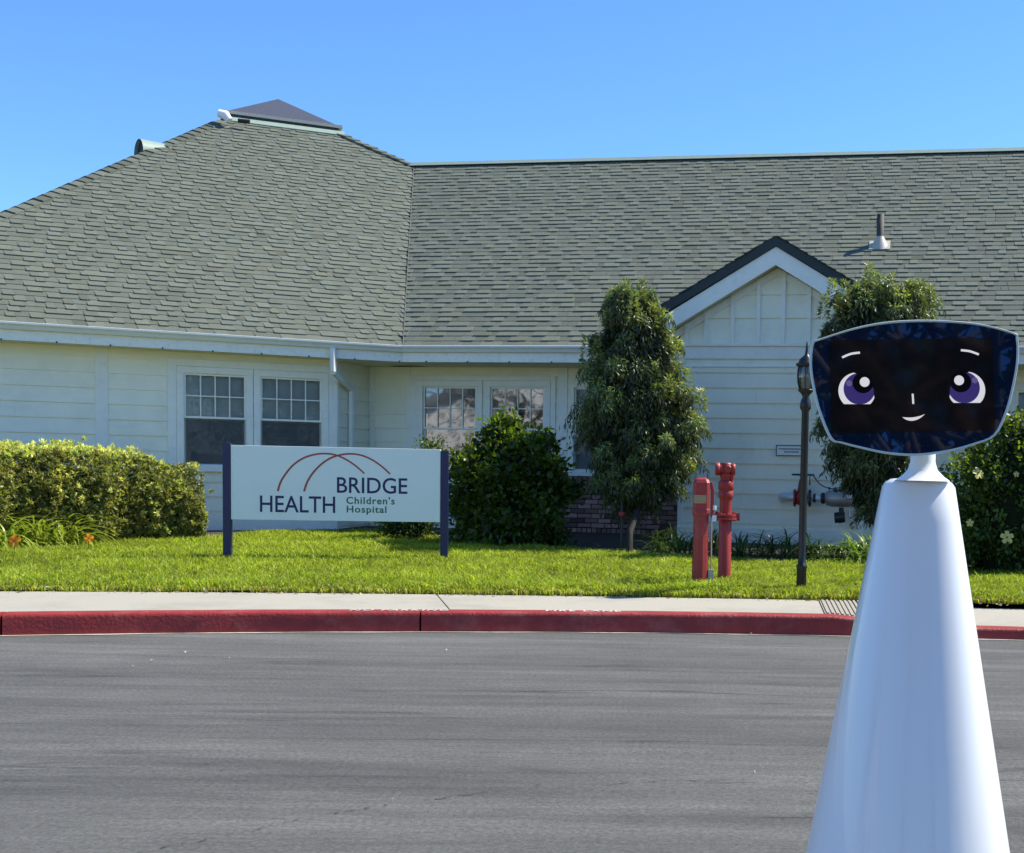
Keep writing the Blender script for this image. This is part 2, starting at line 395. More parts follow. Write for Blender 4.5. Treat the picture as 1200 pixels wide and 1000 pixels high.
def slab(xa0, xa1, xb0, xb1, m=mConc, h=0, gap=.006):
    # front edge x range, back edge x range (joints run slightly askew)
    n = 14; vs = []; fs = []
    for i in range(n+1):
        t = i/n; xf = xa0+gap+(xa1-xa0-2*gap)*t; xb = xb0+gap+(xb1-xb0-2*gap)*t
        yf = curbY(xf)+.162; yb = lawnY(xb)
        zf = curbH(xf)+h; zb = max(curbH(xb), .15-.04*max(0, min(1, (xb-1.2)/.8)))+.004+h
        vs += [(xf, yf, -.02), (xf, yf, zf), (xb, yb, zb), (xb, yb, -.02)]
    for i in range(n):
        for j in range(3): fs.append((i*4+j, (i+1)*4+j, (i+1)*4+j+1, i*4+j+1))
    mb = MB(); mb.add(vs, fs); mb.add(vs[:4], [(3,2,1,0)]); mb.add(vs[-4:], [(0,1,2,3)])
    return mb.build('sidewalk_slab', m, walk)
jf = onz(524, 716, .15)[0]; jb = onz(510, 697, .155)[0]
gf = onz(966, 719, .15)[0]; gb = onz(960, 704, .155)[0]
slab(-12, -8.2, -13, -9); slab(-8.2, -5.0, -9, -5.9); slab(-5.0, jf, -5.9, jb); slab(jf, gf, jb, gb)
slab(gf, gf+.36, gb, gb+.36, mConc2)
slab(gf+.36, 4.2, gb+.36, 4.3); slab(4.2, 8, 4.3, 8)
# grooved warning ribs across the ramp border
gr = MB()
for i in range(9):
    x = gf+.02+i*.038; xb = gb+.02+i*.038
    z0 = curbH(x)+.001; zb = .1557
    y0 = curbY(x)+.17; y1 = lawnY(xb)-.02
    gr.hexa([(x,y0,z0),(x+.019,y0,z0),(xb+.019,y1,zb-.002),(xb,y1,zb-.002),(x,y0,z0+.008),(x+.019,y0,z0+.008),(xb+.019,y1,zb+.006),(xb,y1,zb+.006)])
gr.build('ramp_groove', mConc2, walk)

# lawn sheet
bed_px = [(-60,646),(0,642),(100,640),(235,634),(300,627),(420,625),(500,631),(560,640),(700,650),(800,656),(900,662),(1000,667),(1200,672),(1300,676)]
bp_ = sorted([tuple(ground(*q)[:2]) for q in bed_px]); bx = [p[0] for p in bp_]; by = [p[1] for p in bp_]
bedY = lambda x: np.interp(x, [-30]+bx+[30], [12]+by+[13])
V = []; loops = []; xs = np.linspace(-24, 22, 185); ny = 40
for x in xs:
    y0 = lawnY(x) if abs(x) < 14 else lawnY(14)
    for j in range(ny+1):
        y = y0+(34-y0)*(j/ny)**1.6
        z = gz(x, y)+.008*sin(x*3.1+y*2.3)*sin(x*1.3-y*4); V.append((x, y, float(z)-(.0 if j else .0)))
ny += 1
for i in range(len(xs)-1):
    for j in range(ny-1): loops += [i*ny+j, (i+1)*ny+j, (i+1)*ny+j+1, i*ny+j+1]
tag(fast('lawn', V, loops, [4]*(len(loops)//4), mTurf, smooth=True), kind='structure')
# planting bed along the building
b_ = MB(); xs = np.linspace(-16, 10, 140)
vs = []; fs = []
for x in xs:
    y0 = float(bedY(x))
    for j in range(9):
        y = y0+(20-y0)*j/8; vs.append((x, y, float(gz(x, y))+.012+.006*sin(x*17+j)))
for i in range(len(xs)-1):
    for j in range(8): fs.append((i*9+j, (i+1)*9+j, (i+1)*9+j+1, i*9+j+1))
b_.add(vs, fs, True); tag(b_.build('planting_bed', mSoil), kind='structure')

# grass blades
def blades(name, x, y, z, h, wd, lean, ang, tint, matl):
    n = len(x); t = rng.uniform(0, 2*pi, n)
    dx, dy = np.cos(ang), np.sin(ang); wx, wy = -np.sin(t)*wd/2, np.cos(t)*wd/2
    V = np.zeros((n, 5, 3), np.float32)
    V[:,0] = np.stack([x-wx, y-wy, z-.01], 1); V[:,1] = np.stack([x+wx, y+wy, z-.01], 1)
    mx_, my_ = x+dx*h*lean*.3, y+dy*h*lean*.3
    V[:,2] = np.stack([mx_+wx*.85, my_+wy*.85, z+h*.6], 1); V[:,3] = np.stack([mx_-wx*.85, my_-wy*.85, z+h*.6], 1)
    V[:,4] = np.stack([x+dx*h*lean, y+dy*h*lean, z+h*(1-.25*lean)], 1)
    b = np.arange(n)[:,None]*5; L = (b+np.array([[0,1,2,3,3,2,4]])).ravel(); c = np.tile([4,3], n)
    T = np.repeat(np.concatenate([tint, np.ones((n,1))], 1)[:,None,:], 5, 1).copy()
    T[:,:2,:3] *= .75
    return fast(name, V.reshape(-1,3), L, c, matl, tint=T.reshape(-1,4))
def vnoise(x, y, s, seed):
    r = np.random.default_rng(seed); G = r.random((64, 64)); u = x*s; v = y*s
    i = np.floor(u).astype(int); j = np.floor(v).astype(int); fu = u-i; fv = v-j; fu = fu*fu*(3-2*fu); fv = fv*fv*(3-2*fv)
    g_ = lambda a, b: G[a % 64, b % 64]
    return (g_(i,j)*(1-fu)+g_(i+1,j)*fu)*(1-fv)+(g_(i,j+1)*(1-fu)+g_(i+1,j+1)*fu)*fv
n = 330000
x = rng.uniform(-10.5, 7.5, n); q = rng.random(n)**1.15; ly = lawnY(0)-(x-RX)**2/80+0*(x); ly = 10.37-(x-RX)**2/80
by_ = bedY(x); y = ly-.02+(by_+.12-ly)*q+rng.normal(0, .02, n)*0
keep = (np.abs(x/ y) < .75) | (x > -9); x, y = x[keep], y[keep]; n = len(x)
cl = vnoise(x, y, 2.2, 1); c2 = vnoise(x, y, 9, 2); c3 = vnoise(x, y, 25, 3)
h = (.04+.055*rng.random(n))*(.6+.5*cl+.5*c2)
edge = np.clip((y-(10.37-(x-RX)**2/80))/.12, 0, 1); h *= .55+.45*edge
dryness = np.clip(1.1-edge, 0, 1)*(rng.random(n) < .35)
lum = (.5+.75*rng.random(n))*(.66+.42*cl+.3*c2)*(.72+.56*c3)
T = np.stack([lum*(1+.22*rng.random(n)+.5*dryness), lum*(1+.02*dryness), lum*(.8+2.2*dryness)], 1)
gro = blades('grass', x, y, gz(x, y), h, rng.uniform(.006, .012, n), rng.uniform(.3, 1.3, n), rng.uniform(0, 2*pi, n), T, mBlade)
tag(gro, 'short bright green lawn grass between sidewalk and planting bed', 'grass', kind='stuff')

# ================================================================= BUILDING
B = empty('hospital_building', M.P(3, OM, .28), 'cream clapboard single-storey building with grey-green shingle roofs', 'building')
# roof planes --------------------------------------------------
a9 = rad(9.5)
nM = np.array([-sin(a9)*.73, -cos(a9)*.73, 1.0]); Vt = onplane(485, 194, E0, nM)
EL = onz(0, 376, ZE); nWg = np.cross(Vt-E0, EL-E0); nWg /= nWg[2]
T1 = onplane(262, 139, E0, nWg); T2 = onplane(400, 157, E0, nWg); T2[2] = T1[2] = (T1[2]+T2[2])/2
H0 = onplane(0, 252, E0, nWg); dH = H0-T1; EC = T1+dH*((T1[2]-ZE)/(-dH[2]))     # left eave corner
class RoofF:
    def __init__(s, o, udir, n):
        s.o = np.array(o); s.n = np.array(n)/np.linalg.norm(n); s.u = np.array(udir)/np.linalg.norm(udir); s.s = np.cross(s.n, s.u)
        if s.s[2] < 0: s.s = -s.s
    def P(s, u, v, h): return s.o+s.u*u+s.s*v+s.n*h
    def uv(s, p): d = np.array(p)-s.o; return float(np.dot(d, s.u)), float(np.dot(d, s.s))
RM_ = RoofF(E0, M.u, nM); RW = RoofF(E0, W.u, nWg)
uvV = RM_.uv(Vt); LM = uvV[1]
wV, wT2, wT1, wEC = RW.uv(Vt), RW.uv(T2), RW.uv(T1), RW.uv(EC)
UR = 15.0
def roof_deck(name, pts, th=.08, m=mDeck):
    mb = MB(); n_ = np.cross(pts[1]-pts[0], pts[2]-pts[0]); n_ /= np.linalg.norm(n_); 
    if n_[2] < 0: n_ = -n_
    mb.prism([np.array(p)-n_*.006 for p in pts], -n_*th); return mb.build(name, m, B)
roofM = roof_deck('roof', [E0, M.P(UR, 0, ZE), RM_.P(UR, LM, 0), Vt])
roofM['label'] = 'long straight roof slope at right'
roofW = roof_deck('roof', [EC, E0, Vt, T2, T1]); roofW['label'] = 'wide hipped roof slope at left'

def shingles(R, left, right, vmax, roof, keep_n, scr, slant, seed, e=.143):
    r = random.Random(seed); allv = []; c = 0; v = -.03; shift = 0
    lx = [p[0] for p in left]; lu = [p[1] for p in left]; rx = [p[0] for p in right]; ru = [p[1] for p in right]
    tabs = []
    while v < vmax-.02:
        v1 = min(v+e, vmax); ve = min(v1+.03, vmax)
        ul0, ul1 = np.interp(v, lx, lu), np.interp(ve, lx, lu); ur0, ur1 = np.interp(v, rx, ru), np.interp(ve, rx, ru)
        shift += .113 if slant else .07+.2*r.random()
        u = min(ul0, ul1)-((shift*1.0) % .33)
        raised = r.random() < .5
        while u < max(ur0, ur1):
            wdt = r.choice((.11, .15, .19, .24, .30)) if not slant else r.choice((.11, .14, .17, .21))
            raised = not raised if r.random() < .8 else raised
            sl = (.030 if slant else .012)*(1 if raised else -1)
            a0, b0, a1, b1 = (u+.032, u+wdt+.032, u-.01, u+wdt-.01) if slant else (u-sl*.4, u+wdt+sl*.4, u, u+wdt)
            a0 = max(a0, ul0); a1 = max(a1, ul1); b0 = min(b0, ur0); b1 = min(b1, ur1)
            if b0-a0 > .012 and b1-a1 > .005:
                t = (.020 if raised else .009) if slant else (.020 if raised else .010); dv = (0 if raised else .026) if slant else (0 if raised else .006)
                g_ = r.uniform(.91, 1.07)*(1.05 if raised else .94); k = r.random()
                if k < .05: g_ *= .82
                hue = r.uniform(-.018, .018)
                col = (g_*(1+hue*1.5), g_, g_*(1-hue*2), 1)
                vs = [R.P(a0, v+dv, .0), R.P(b0, v+dv, .0), R.P(b1, ve, -.004), R.P(a1, ve, -.004), R.P(a0, v+dv, t), R.P(b0, v+dv, t), R.P(b1, ve, .002), R.P(a1, ve, .002)]
                tabs.append((c, (u+wdt/2), vs, col, b0-a0))
            u += wdt
        v += e; c += 1
    def visible(t): return scr(t[1], t[0])
    cand = [i for i, t in enumerate(tabs) if visible(t) and t[4] > .15][:keep_n]; cs = set(cand)
    for i in cand:
        mb = MB(); mb.hexa(tabs[i][2]); mb.build('shingle', mShingle, roof, tint=[tabs[i][3]]*8)
    mb = MB(); tint = []
    for i, t in enumerate(tabs):
        if i not in cs: mb.hexa(t[2]); tint += [t[3]]*8
    o = mb.build('shingle', mShingle, roof, tint=tint); o['kind'] = 'stuff'
    return tabs
shingles(RM_, [(-1, 0), (0, 0), (LM, uvV[0])], [(-1, UR), (10, UR)], LM-.08, roofM, 130, lambda u, c: .1 < u < 9, False, 3)
shingles(RW, [(-1, wEC[0]-.02), (0, wEC[0]), (wT1[1], wT1[0])], [(-1, 0), (0, 0), (wV[1], wV[0]), (wT2[1], wT2[0])], wT1[1]-.02, roofW, 150, lambda u, c: u > -5.3, True, 5)
# ridge and hip caps
def caps(p0, p1, n_up, roof, wd=.30, L=.2, t=.018, side=None):
    p0, p1 = np.array(p0), np.array(p1); d = p1-p0; Lt = np.linalg.norm(d); d /= Lt; x = np.cross(d, n_up); x /= np.linalg.norm(x); up = np.cross(x, d)
    n = int(Lt/L)
    mb = MB(); i0 = 0
    base = MB(); drop = wd/2*.32
    w_ = wd/2
    def one(mb):
        pts = []
        for s_, hh in ((0, t+.014), (L*1.25, .006)):
            for k, (xx, zz) in enumerate(((-w_, -drop), (0, 0), (w_, -drop))): pts.append(d*s_+x*xx+up*(zz+hh))
        lo = [p-up*.03 for p in pts]
        return pts, lo
    pts, lo = one(None)
    A = pts+lo
    mb.add(A, [(0,1,4,3),(1,2,5,4),(6,9,10,7),(7,10,11,8),(0,6,7,1),(1,7,8,2),(0,3,9,6),(2,8,11,5),(3,4,10,9),(4,5,11,10)])
    protos = []
    for k in range(5):
        g_ = .72+.09*k; b2 = MB(); b2.v = list(mb.v); b2.f = list(mb.f); b2.sm = list(mb.sm)
        me = bpy.data.meshes.new('cap_shingle'); me.from_pydata(b2.v, [], b2.f); me.materials.append(mShingle)
        ca = me.color_attributes.new('tint', 'FLOAT_COLOR', 'POINT'); ca.data.foreach_set('color', np.tile([g_, g_, g_, 1], len(b2.v)).astype(np.float32)); protos.append(me)
    ro = woff(roof)
    for i in range(n):
        o = bpy.data.objects.new('cap_shingle', random.choice(protos)); COL.objects.link(o); o.parent = roof; o.location = tuple(p0+d*L*i+np.array([0,0,random.uniform(0,.006)])-ro)
caps(EC, T1, np.array([0,0,1.]), roofW)
caps(Vt-(Vt-T2)*.02, T2, np.array([0,0,1.]), roofW)
# main ridge: continuous metal-capped ridge line
mb = MB(); r0, r1 = Vt-M.u*.1, RM_.P(UR, LM, 0)
mb.hexa([r0+np.array([0,0,-.03])+M.n*.12, r1+np.array([0,0,-.03])+M.n*.12, r1+np.array([0,0,-.03])-M.n*.12, r0+np.array([0,0,-.03])-M.n*.12,
         r0+np.array([0,0,.045])+M.n*.04, r1+np.array([0,0,.045])+M.n*.04, r1+np.array([0,0,.045])-M.n*.04, r0+np.array([0,0,.045])-M.n*.04])
mb.build('ridge_cap', mGreenMetal, roofM)
# valley line
mb = MB(); mb.tube([E0+np.array([0,0,.012]), Vt+np.array([0,0,.012])], .012, 5); mb.build('valley_flashing', mDeck, roofW)
# back slopes and other hip facets
inw = -W.n
back = Vt-M.n*0
run = (Vt[2]-ZE)/.73
mb = MB(); bk = -M.n*run; dz = np.array([0, 0, ZE-Vt[2]])
r1 = RM_.P(UR, LM, 0)
mb.add([Vt, r1, r1+bk+dz, Vt+bk+dz-M.u*8], [(0,1,2,3)])
e2 = _Rz(rad(104-180)) @ (-W.u)    # direction of the next eave, going back
T4 = T1-_Rz(rad(76)) @ (-W.u)*0+inw*2.0+(-W.u)*.5; T3 = T2+inw*2.0; 
EB = EC+(-W.u)*2.6+inw*10; EBr = Vt+bk+dz-M.u*1
mb.add([EC, T1, T4, EB], [(0,1,2,3)]); mb.add([T2, Vt, EBr, T3], [(0,1,2,3)]); mb.add([T3, EBr, EB, T4], [(0,1,2,3)])
mb.build('back_roof', mat('back_roof_shingle', (.25,.27,.23), .9, var=.2, scale=30), B)
# cupola: metal curb with dark pyramid skylight
cup = MB()
def qd(o0, du0, du1, z0, z1):     # box around T1..T2 top
    A = T1+(-W.u)*-du0; 
    p = [T1+W.u*du0+W.n*o0, T2-W.u*du0+W.n*o0, T2-W.u*du0-W.n*(2.0+o0), T1+W.u*du0-W.n*(2.0+o0)]
    return [q_*np.array([1,1,0])+np.array([0,0,z0]) for q_ in p]+[q_*np.array([1,1,0])+np.array([0,0,z1]) for q_ in p]
ZT = T1[2]
cup.hexa(qd(-.02, .05, 0, ZT-.15, ZT+.10)); cbo = cup.build('skylight_curb', mDarkMetal, B)
c2_ = MB(); c2_.hexa(qd(.02, -.02, 0, ZT+.10, ZT+.155)); c2_.build('skylight_frame', mLead, B)
c3_ = MB(); ap = qd(-.03, .07, 0, ZT+.157, 0)[:4]; cen = sum(ap)/4; apx = at(316, 116, cen[1]); apex = np.array([cen[0], cen[1], apx[2]])
c3_.add(ap+[apex], [(0,1,4),(1,2,4),(2,3,4),(3,0,4),(3,2,1,0)]); c3_.build('skylight', mSkylight, B)
c4_ = MB(); c4_.hexa([RW.P(wT1[0]-.0, wT1[1]-.13, .005), RW.P(wT2[0]+.05, wT2[1]-.13, .005), RW.P(wT2[0]+.05, wT2[1], .005), RW.P(wT1[0], wT1[1], .005),
    RW.P(wT1[0], wT1[1]-.13, .03), RW.P(wT2[0]+.05, wT2[1]-.13, .03), RW.P(wT2[0]+.05, wT2[1], .05), RW.P(wT1[0], wT1[1], .05)]); c4_.build('apron_flashing', mGreenMetal, B)
p = at(263, 137, 22.4); mb = MB(); mb.tube([p+np.array([-.1,0,.06]), p+np.array([.02,0,.03]), p+np.array([.09,0,-.06])], [.07,.085,.06], 10); mb.build('roof_pipe_elbow', mat('pvc_white', (.8,.8,.8), .4), B)
p = at(283, 141.5, 22.5); mb = MB(); mb.tube([p+np.array([-.06,0,.0]), p+np.array([.14,0.03,-.01])], .04, 8); mb.build('roof_vent_cap', mBlack, B)
# barrel hood vent beyond the left hip
p = at(167, 180, 20.9); mb = MB(); n = 14; rr = .23; hd_ = np.array([.30, .30, 0])
arc = [(rr*cos(pi*k/n)*.9, rr*sin(pi*k/n)) for k in range(n+1)]
sd_ = np.array([-.707, .707, 0]); hb_ = lambda a, b, t: p+sd_*a+np.array([0,0,b])+hd_*t
vs = [hb_(a, b, -.15) for a, b in arc]+[hb_(a, b, 1.0) for a, b in arc]
mb.add(vs, [(k, k+1, n+2+k, n+1+k) for k in range(n)], True); hood = mb.build('vent_hood', mGreenMetal, B)
mb = MB(); mb.add([hb_(a*.93, b*.93, -.02) for a, b in arc], [tuple(range(n+1))]); mb.build('hood_shade_sheet', mBlack, B)  # black sheet stands in for the shade inside the hood
# plumbing vent on the long slope
bpv = onplane(1031, 287, E0, nM); mb = MB(); mb.lathe([(.055, -.1), (.055, .46), (.045, .46), (.045, .3)], bpv, n=16); pv = mb.build('vent_pipe', mPipeVent, B)
mb = MB(); mb.lathe([(.16, -.10), (.13, -.02), (.065, .10), (.058, .12)], bpv+np.array([0,-.02,0]), n=16)
u_, v_ = RM_.uv(bpv); mb.hexa([RM_.P(u_-.16, v_-.2, .015), RM_.P(u_+.16, v_-.2, .015), RM_.P(u_+.16, v_+.1, .01), RM_.P(u_-.16, v_+.1, .01), RM_.P(u_-.16, v_-.2, .028), RM_.P(u_+.16, v_-.2, .028), RM_.P(u_+.16, v_+.1, .02), RM_.P(u_-.16, v_+.1, .02)])
mb.build('pipe_flashing', mLead, pv)

# eaves: gutter, fascia, soffit --------------------------------
uEC = float(np.dot(EC-W.o, W.u))
def eave(fr, u0, u1, depth):
    # gutter (ogee front), fascia, soffit
    prof = [(.02, ZE-.105), (.055, ZE-.098), (.075, ZE-.06), (.10, ZE-.035), (.10, ZE-.012), (.09, ZE-.008), (.09, ZE-.03), (.0, ZE-.03), (-.005, ZE-.105)]
    mb = MB(); n = len(prof)
    vs = [fr.P(u0, o, z) for o, z in prof]+[fr.P(u1, o, z) for o, z in prof]
    mb.add(vs, [(k, (k+1)%n, n+(k+1)%n, n+k) for k in range(n)]+[tuple(range(n))[::-1], tuple(range(n, 2*n))]); mb.build('gutter', mGutter, B)
    mb = MB(); mb.fbox(fr, u0, u1, .002, -.025, ZE-.235, ZE-.02); fs = mb.build('fascia_board', mFascia, B)
    mb = MB(); mb.fbox(fr, u0, u1, -.027, -depth, ZE-.232, ZE-.215); mb.build('soffit', mSoffit, B)
    u = u0+.35
    hk = MB()
    while u < u1: hk.fbox(fr, u, u+.018, .012, .002, ZE-.245, ZE-.22); u += .62
    hk.build('gutter_strap', mDarkMetal, fs)
eave(W, uEC, -.0, 1.2); 
_f = MB(); _f.prism([M.P(-1.3, -.03, ZE-.212), M.P(.6, -.03, ZE-.212), M.P(.6, -1.3, ZE-.212), M.P(-1.3, -1.6, ZE-.212)], (0,0,.01)); _f.build('soffit', mSoffit, B)
uG0 = M.pu(797, OG); uG1 = M.pu(1011, OG)
eave(M, .0, uG0-.002, 1.4); eave(M, uG1+.002, UR, 1.4)

# walls --------------------------------------------------------
ZB = .18
class Wall:
    def __init__(s, fr, o, u0, u1, z0, z1, holes, zline, e=.205, th=.024, name='wall', trims=()):
        s.fr, s.o = fr, o
        mb = MB()
        us = sorted(set([u0, u1]+[h[0] for h in holes]+[h[1] for h in holes])); us = [u for u in us if u0 <= u <= u1]
        for a, b in zip(us[:-1], us[1:]):
            c = (a+b)/2; hs = sorted([(h[2], h[3]) for h in holes if h[0] <= c <= h[1]]); z = z0
            for h0, h1 in hs:
                if h0 > z: mb.fbox(fr, a, b, o-.002, o-.12, z, h0)
                z = max(z, h1)
            if z < z1: mb.fbox(fr, a, b, o-.002, o-.12, z, z1)
        s.ob = mb.build(name, mSiding, B)
        z = zline
        while z > z0: z -= e
        z += 0
        segs = sorted(set([u0, u1]+[x for t in trims for x in t]+[x for h in holes for x in (h[0], h[1])]))
        segs = [u for u in segs if u0 <= u <= u1]
        cache = {}
        while z < z1-.02:
            a0, a1 = max(z, z0), min(z+e, z1)
            if a1-a0 > .02:
                # spans not inside holes/trims at this height
                spans = []; cur = None
                for a, b in zip(segs[:-1], segs[1:]):
                    c = (a+b)/2; mid = (a0+a1)/2
                    blocked = any(t[0] <= c <= t[1] for t in trims) or any(h[0] <= c <= h[1] and h[2]-.01 <= mid <= h[3]+.01 for h in holes)
                    if blocked:
                        if cur: spans.append(cur); cur = None
                    else: cur = (cur[0], b) if cur else (a, b)
                if cur: spans.append(cur)
                for a, b in spans:
                    if b-a < .03: continue
                    jit = random.uniform(-.0015, .0015)
                    P = fr.P; m2 = MB()
                    m2.hexa([P(a,o+th+jit,a0),P(b,o+th+jit,a0),P(b,o,a0),P(a,o,a0),P(a,o+.006,a1+.0),P(b,o+.006,a1),P(b,o,a1),P(a,o,a1)])
                    if b-a > 2.2:
                        k = random.uniform(.3, .7); c = a+(b-a)*k
                        m3 = MB(); m3.hexa([P(c+.0008,o+th+jit,a0),P(b,o+th+jit,a0),P(b,o,a0),P(c+.0008,o,a0),P(c+.0008,o+.006,a1),P(b,o+.006,a1),P(b,o,a1),P(c+.0008,o,a1)]); m3.build('siding_board', mSiding, s.ob)
                        m2 = MB(); b = c-.0008; jit += .001; m2.hexa([P(a,o+th+jit,a0),P(b,o+th+jit,a0),P(b,o,a0),P(a,o,a0),P(a,o+.006,a1+.0),P(b,o+.006,a1),P(b,o,a1),P(a,o,a1)])
                    m2.build('siding_board', mSiding, s.ob)
            z += e
def window(fr, o, u0, u1, z0, z1, zm, cols, blind_to, label=None, trim=.09, gm=None):
    mGlass = gm or mGlassA
    # double-hung: casing set proud of the boards, upper sash with bars, lower sash, blind and near-black room box behind
    w_ = MB(); c0, c1 = o+.045, o-.10
    w_.fbox(fr, u0-trim, u0, c0, c1, z0-.02, z1); w_.fbox(fr, u1, u1+trim, c0, c1, z0-.02, z1)
    w_.fbox(fr, u0-trim, u1+trim, c0, c1, z1, z1+trim)
    w_.fbox(fr, u0-trim-.01, u1+trim+.01, c0+.025, c1, z0-.10, z0-.02)
    win = w_.build('window', mTrim, B, bevel=.003)
    if label: win['label'] = label
    f = .028
    def sash(a0, a1, oo, name):
        s_ = MB(); s_.fbox(fr, u0, u0+f, oo, oo-.03, a0, a1); s_.fbox(fr, u1-f, u1, oo, oo-.03, a0, a1)
        s_.fbox(fr, u0+f, u1-f, oo, oo-.03, a0, a0+f); s_.fbox(fr, u0+f, u1-f, oo, oo-.03, a1-f, a1); return s_.build(name, mTrim, win)
    sash(zm-.012, z1, o+.012, 'upper_sash'); sash(z0-.02, zm+.02, o-.022, 'lower_sash')
    gu0, gu1, ga, gb_ = u0+f, u1-f, zm+f-.012, z1-f
    bars = MB(); bw = .008
    for k in range(1, cols):
        uu = gu0+(gu1-gu0)*k/cols; bars.fbox(fr, uu-bw, uu+bw, o+.008, o-.006, ga, gb_)
    zz = (ga+gb_)/2; bars.fbox(fr, gu0, gu1, o+.0065, o-.0045, zz-bw, zz+bw); bars.build('glazing_bars', mTrim, win)
    for k in range(cols):
        for r_ in range(2):
            a = gu0+(gu1-gu0)*k/cols; b = gu0+(gu1-gu0)*(k+1)/cols; c = ga+(gb_-ga)*r_/2; d = ga+(gb_-ga)*(r_+1)/2
            mb = MB(); mb.add([fr.P(a,o-.008,c),fr.P(b,o-.008,c),fr.P(b,o-.008,d),fr.P(a,o-.008,d)], [(0,1,2,3)]); mb.build('pane', mGlass, win)
    mb = MB(); mb.add([fr.P(gu0,o-.038,z0+f-.02),fr.P(gu1,o-.038,z0+f-.02),fr.P(gu1,o-.038,zm-.008),fr.P(gu0,o-.038,zm-.008)], [(0,1,2,3)]); mb.build('pane', mGlass, win)
    if gm is None:
        mb = MB(); mb.add([fr.P(u0+.01,o-.012,z0),fr.P(u1-.01,o-.012,z0),fr.P(u1-.01,o-.012,zm-.014),fr.P(u0+.01,o-.012,zm-.014)], [(0,1,2,3)]); mb.build('insect_screen', mScreenMesh, win)
    mb = MB(); z = z1-.01
    while z > blind_to:
        mb.add([fr.P(u0+.01,o-.072,z),fr.P(u1-.01,o-.072,z),fr.P(u1-.01,o-.088,z-.027),fr.P(u0+.01,o-.088,z-.027)], [(0,1,2,3)]); z -= .024
    mb.build('blind', mBlind, win)
    lk = MB(); lk.fbox(fr, (u0+u1)/2-.015, (u0+u1)/2+.015, o+.005, o-.018, zm+.021, zm+.033); lk.build('sash_lock', mDarkMetal, win)
    rm = MB(); rm.fbox(fr, u0-.02, u1+.02, o-.5, o-.52, z0-.05, z1+.05); rm.fbox(fr, u0-.03, u0-.01, o-.12, o-.5, z0-.05, z1+.05); rm.fbox(fr, u1+.01, u1+.03, o-.12, o-.5, z0-.05, z1+.05)
    rm.fbox(fr, u0-.02, u1+.02, o-.12, o-.5, z0-.07, z0-.05); rm.fbox(fr, u0-.02, u1+.02, o-.12, o-.5, z1+.05, z1+.07); rm.build('dark_room_box', mRoom, win)
    return win
# wing wall
wEnd = W.pu(394, OW); wSt = uEC+.6
wA0, zA1 = W.pix(215, 437, OW); wA1 = W.pu(288.5, OW); wB0 = W.pu(305, OW); wB1 = W.pu(377, OW)
zAm = W.pix(250, 490, OW)[1]; zA0 = W.pix(250, 544.5, OW)[1]; ZS = ZE-.232
zl = W.pix(0, 431.5, OW)[1]
tp0, tp1 = W.pu(112, OW), W.pu(127, OW)
wl = Wall(W, OW, wSt, wEnd, ZB, ZS, [(wA0-.09, wA1+.09, zA0-.10, zA1+.09), (wB0-.09, wB1+.09, zA0-.10, zA1+.09)], zl,
     trims=[(tp0, tp1), (wEnd-.06, wEnd)])
window(W, OW, wA0, wA1, zA0, zA1, zAm, 4, zAm-.02, 'left window of the front wing, pale blind behind the small panes')
window(W, OW, wB0, wB1, zA0, zA1, zAm, 4, zAm-.02, 'right window of the front wing, sign in front of its lower half')
tb = MB(); tb.fbox(W, tp0, tp1, OW+.03, OW, ZB, ZS); tb.fbox(W, wEnd-.06, wEnd+.012, OW+.034, OW, ZB, ZS)
tb.fbox(W, wA0-.2, wA0-.092, OW+.038, OW, zA0-.12, zA1+.19); tb.fbox(W, wB1+.092, wB1+.15, OW+.038, OW, ZB+.4, zA1+.19)
tb.fbox(W, wA0-.092, wB1+.092, OW+.038, OW, zA1+.092, zA1+.19)
tb.build('corner_board', mTrim, B, bevel=.003)
sk = MB(); sk.fbox(W, wSt, wEnd+.01, OW+.045, OW+.0245, ZB-.02, .53); sk.build('skirt_board', mTrim, B)
# main wall in recess + return wall
mU0 = M.pu(432, OM); mU1 = uG0+.1
pW = W.P(wEnd, OW, 0); pM = M.P(mU0, OM, 0); dv_ = pM-pW; angR = math.degrees(math.atan2(dv_[1], dv_[0])); RF = Frame(pW, angR); LR = float(np.linalg.norm(dv_[:2]))
Wall(RF, 0, 0, LR, ZB, ZS, [], zl)
tb = MB(); tb.fbox(RF, 0, .05, .032, 0, ZB, ZS); tb.fbox(M, mU0+.03, mU0+.11, OM+.03, OM, ZB, ZS)
a_ = M.pu(477, OM); tb.fbox(M, a_, a_+.06, OM+.03, OM, ZB, ZS); 
mA0, zM1 = M.pix(496.5, 453, OM); mA1 = M.pu(559, OM); mB0 = M.pu(575, OM); mB1 = M.pu(638.5, OM)
zMm = M.pix(560, 503, OM)[1]; zM0 = zA0
uBr0 = M.pu(655, OM); uBr1 = uG0+.05; wC0 = M.pu(673, OM); wC1 = M.pu(735, OM); zC0 = M.pix(700, 550.5, OM)[1]
zlM = M.pix(680, 472, OM)[1]
wm = Wall(M, OM, mU0, mU1, ZB, ZS, [(mA0-.09, mA1+.09, zM0-.10, zM1+.09), (mB0-.09, mB1+.09, zM0-.10, zM1+.09), (wC0-.05, wC1+.05, zC0-.10, zM1+.05), (uBr0, mU1, ZB, zC0-.10)], zlM,
     trims=[(mU0+.03, mU0+.11), (a_, a_+.06), (M.pu(655, OM)-.0, M.pu(665, OM))])
tb.fbox(M, M.pu(655, OM), M.pu(665, OM), OM+.03, OM, zC0-.1, ZS)
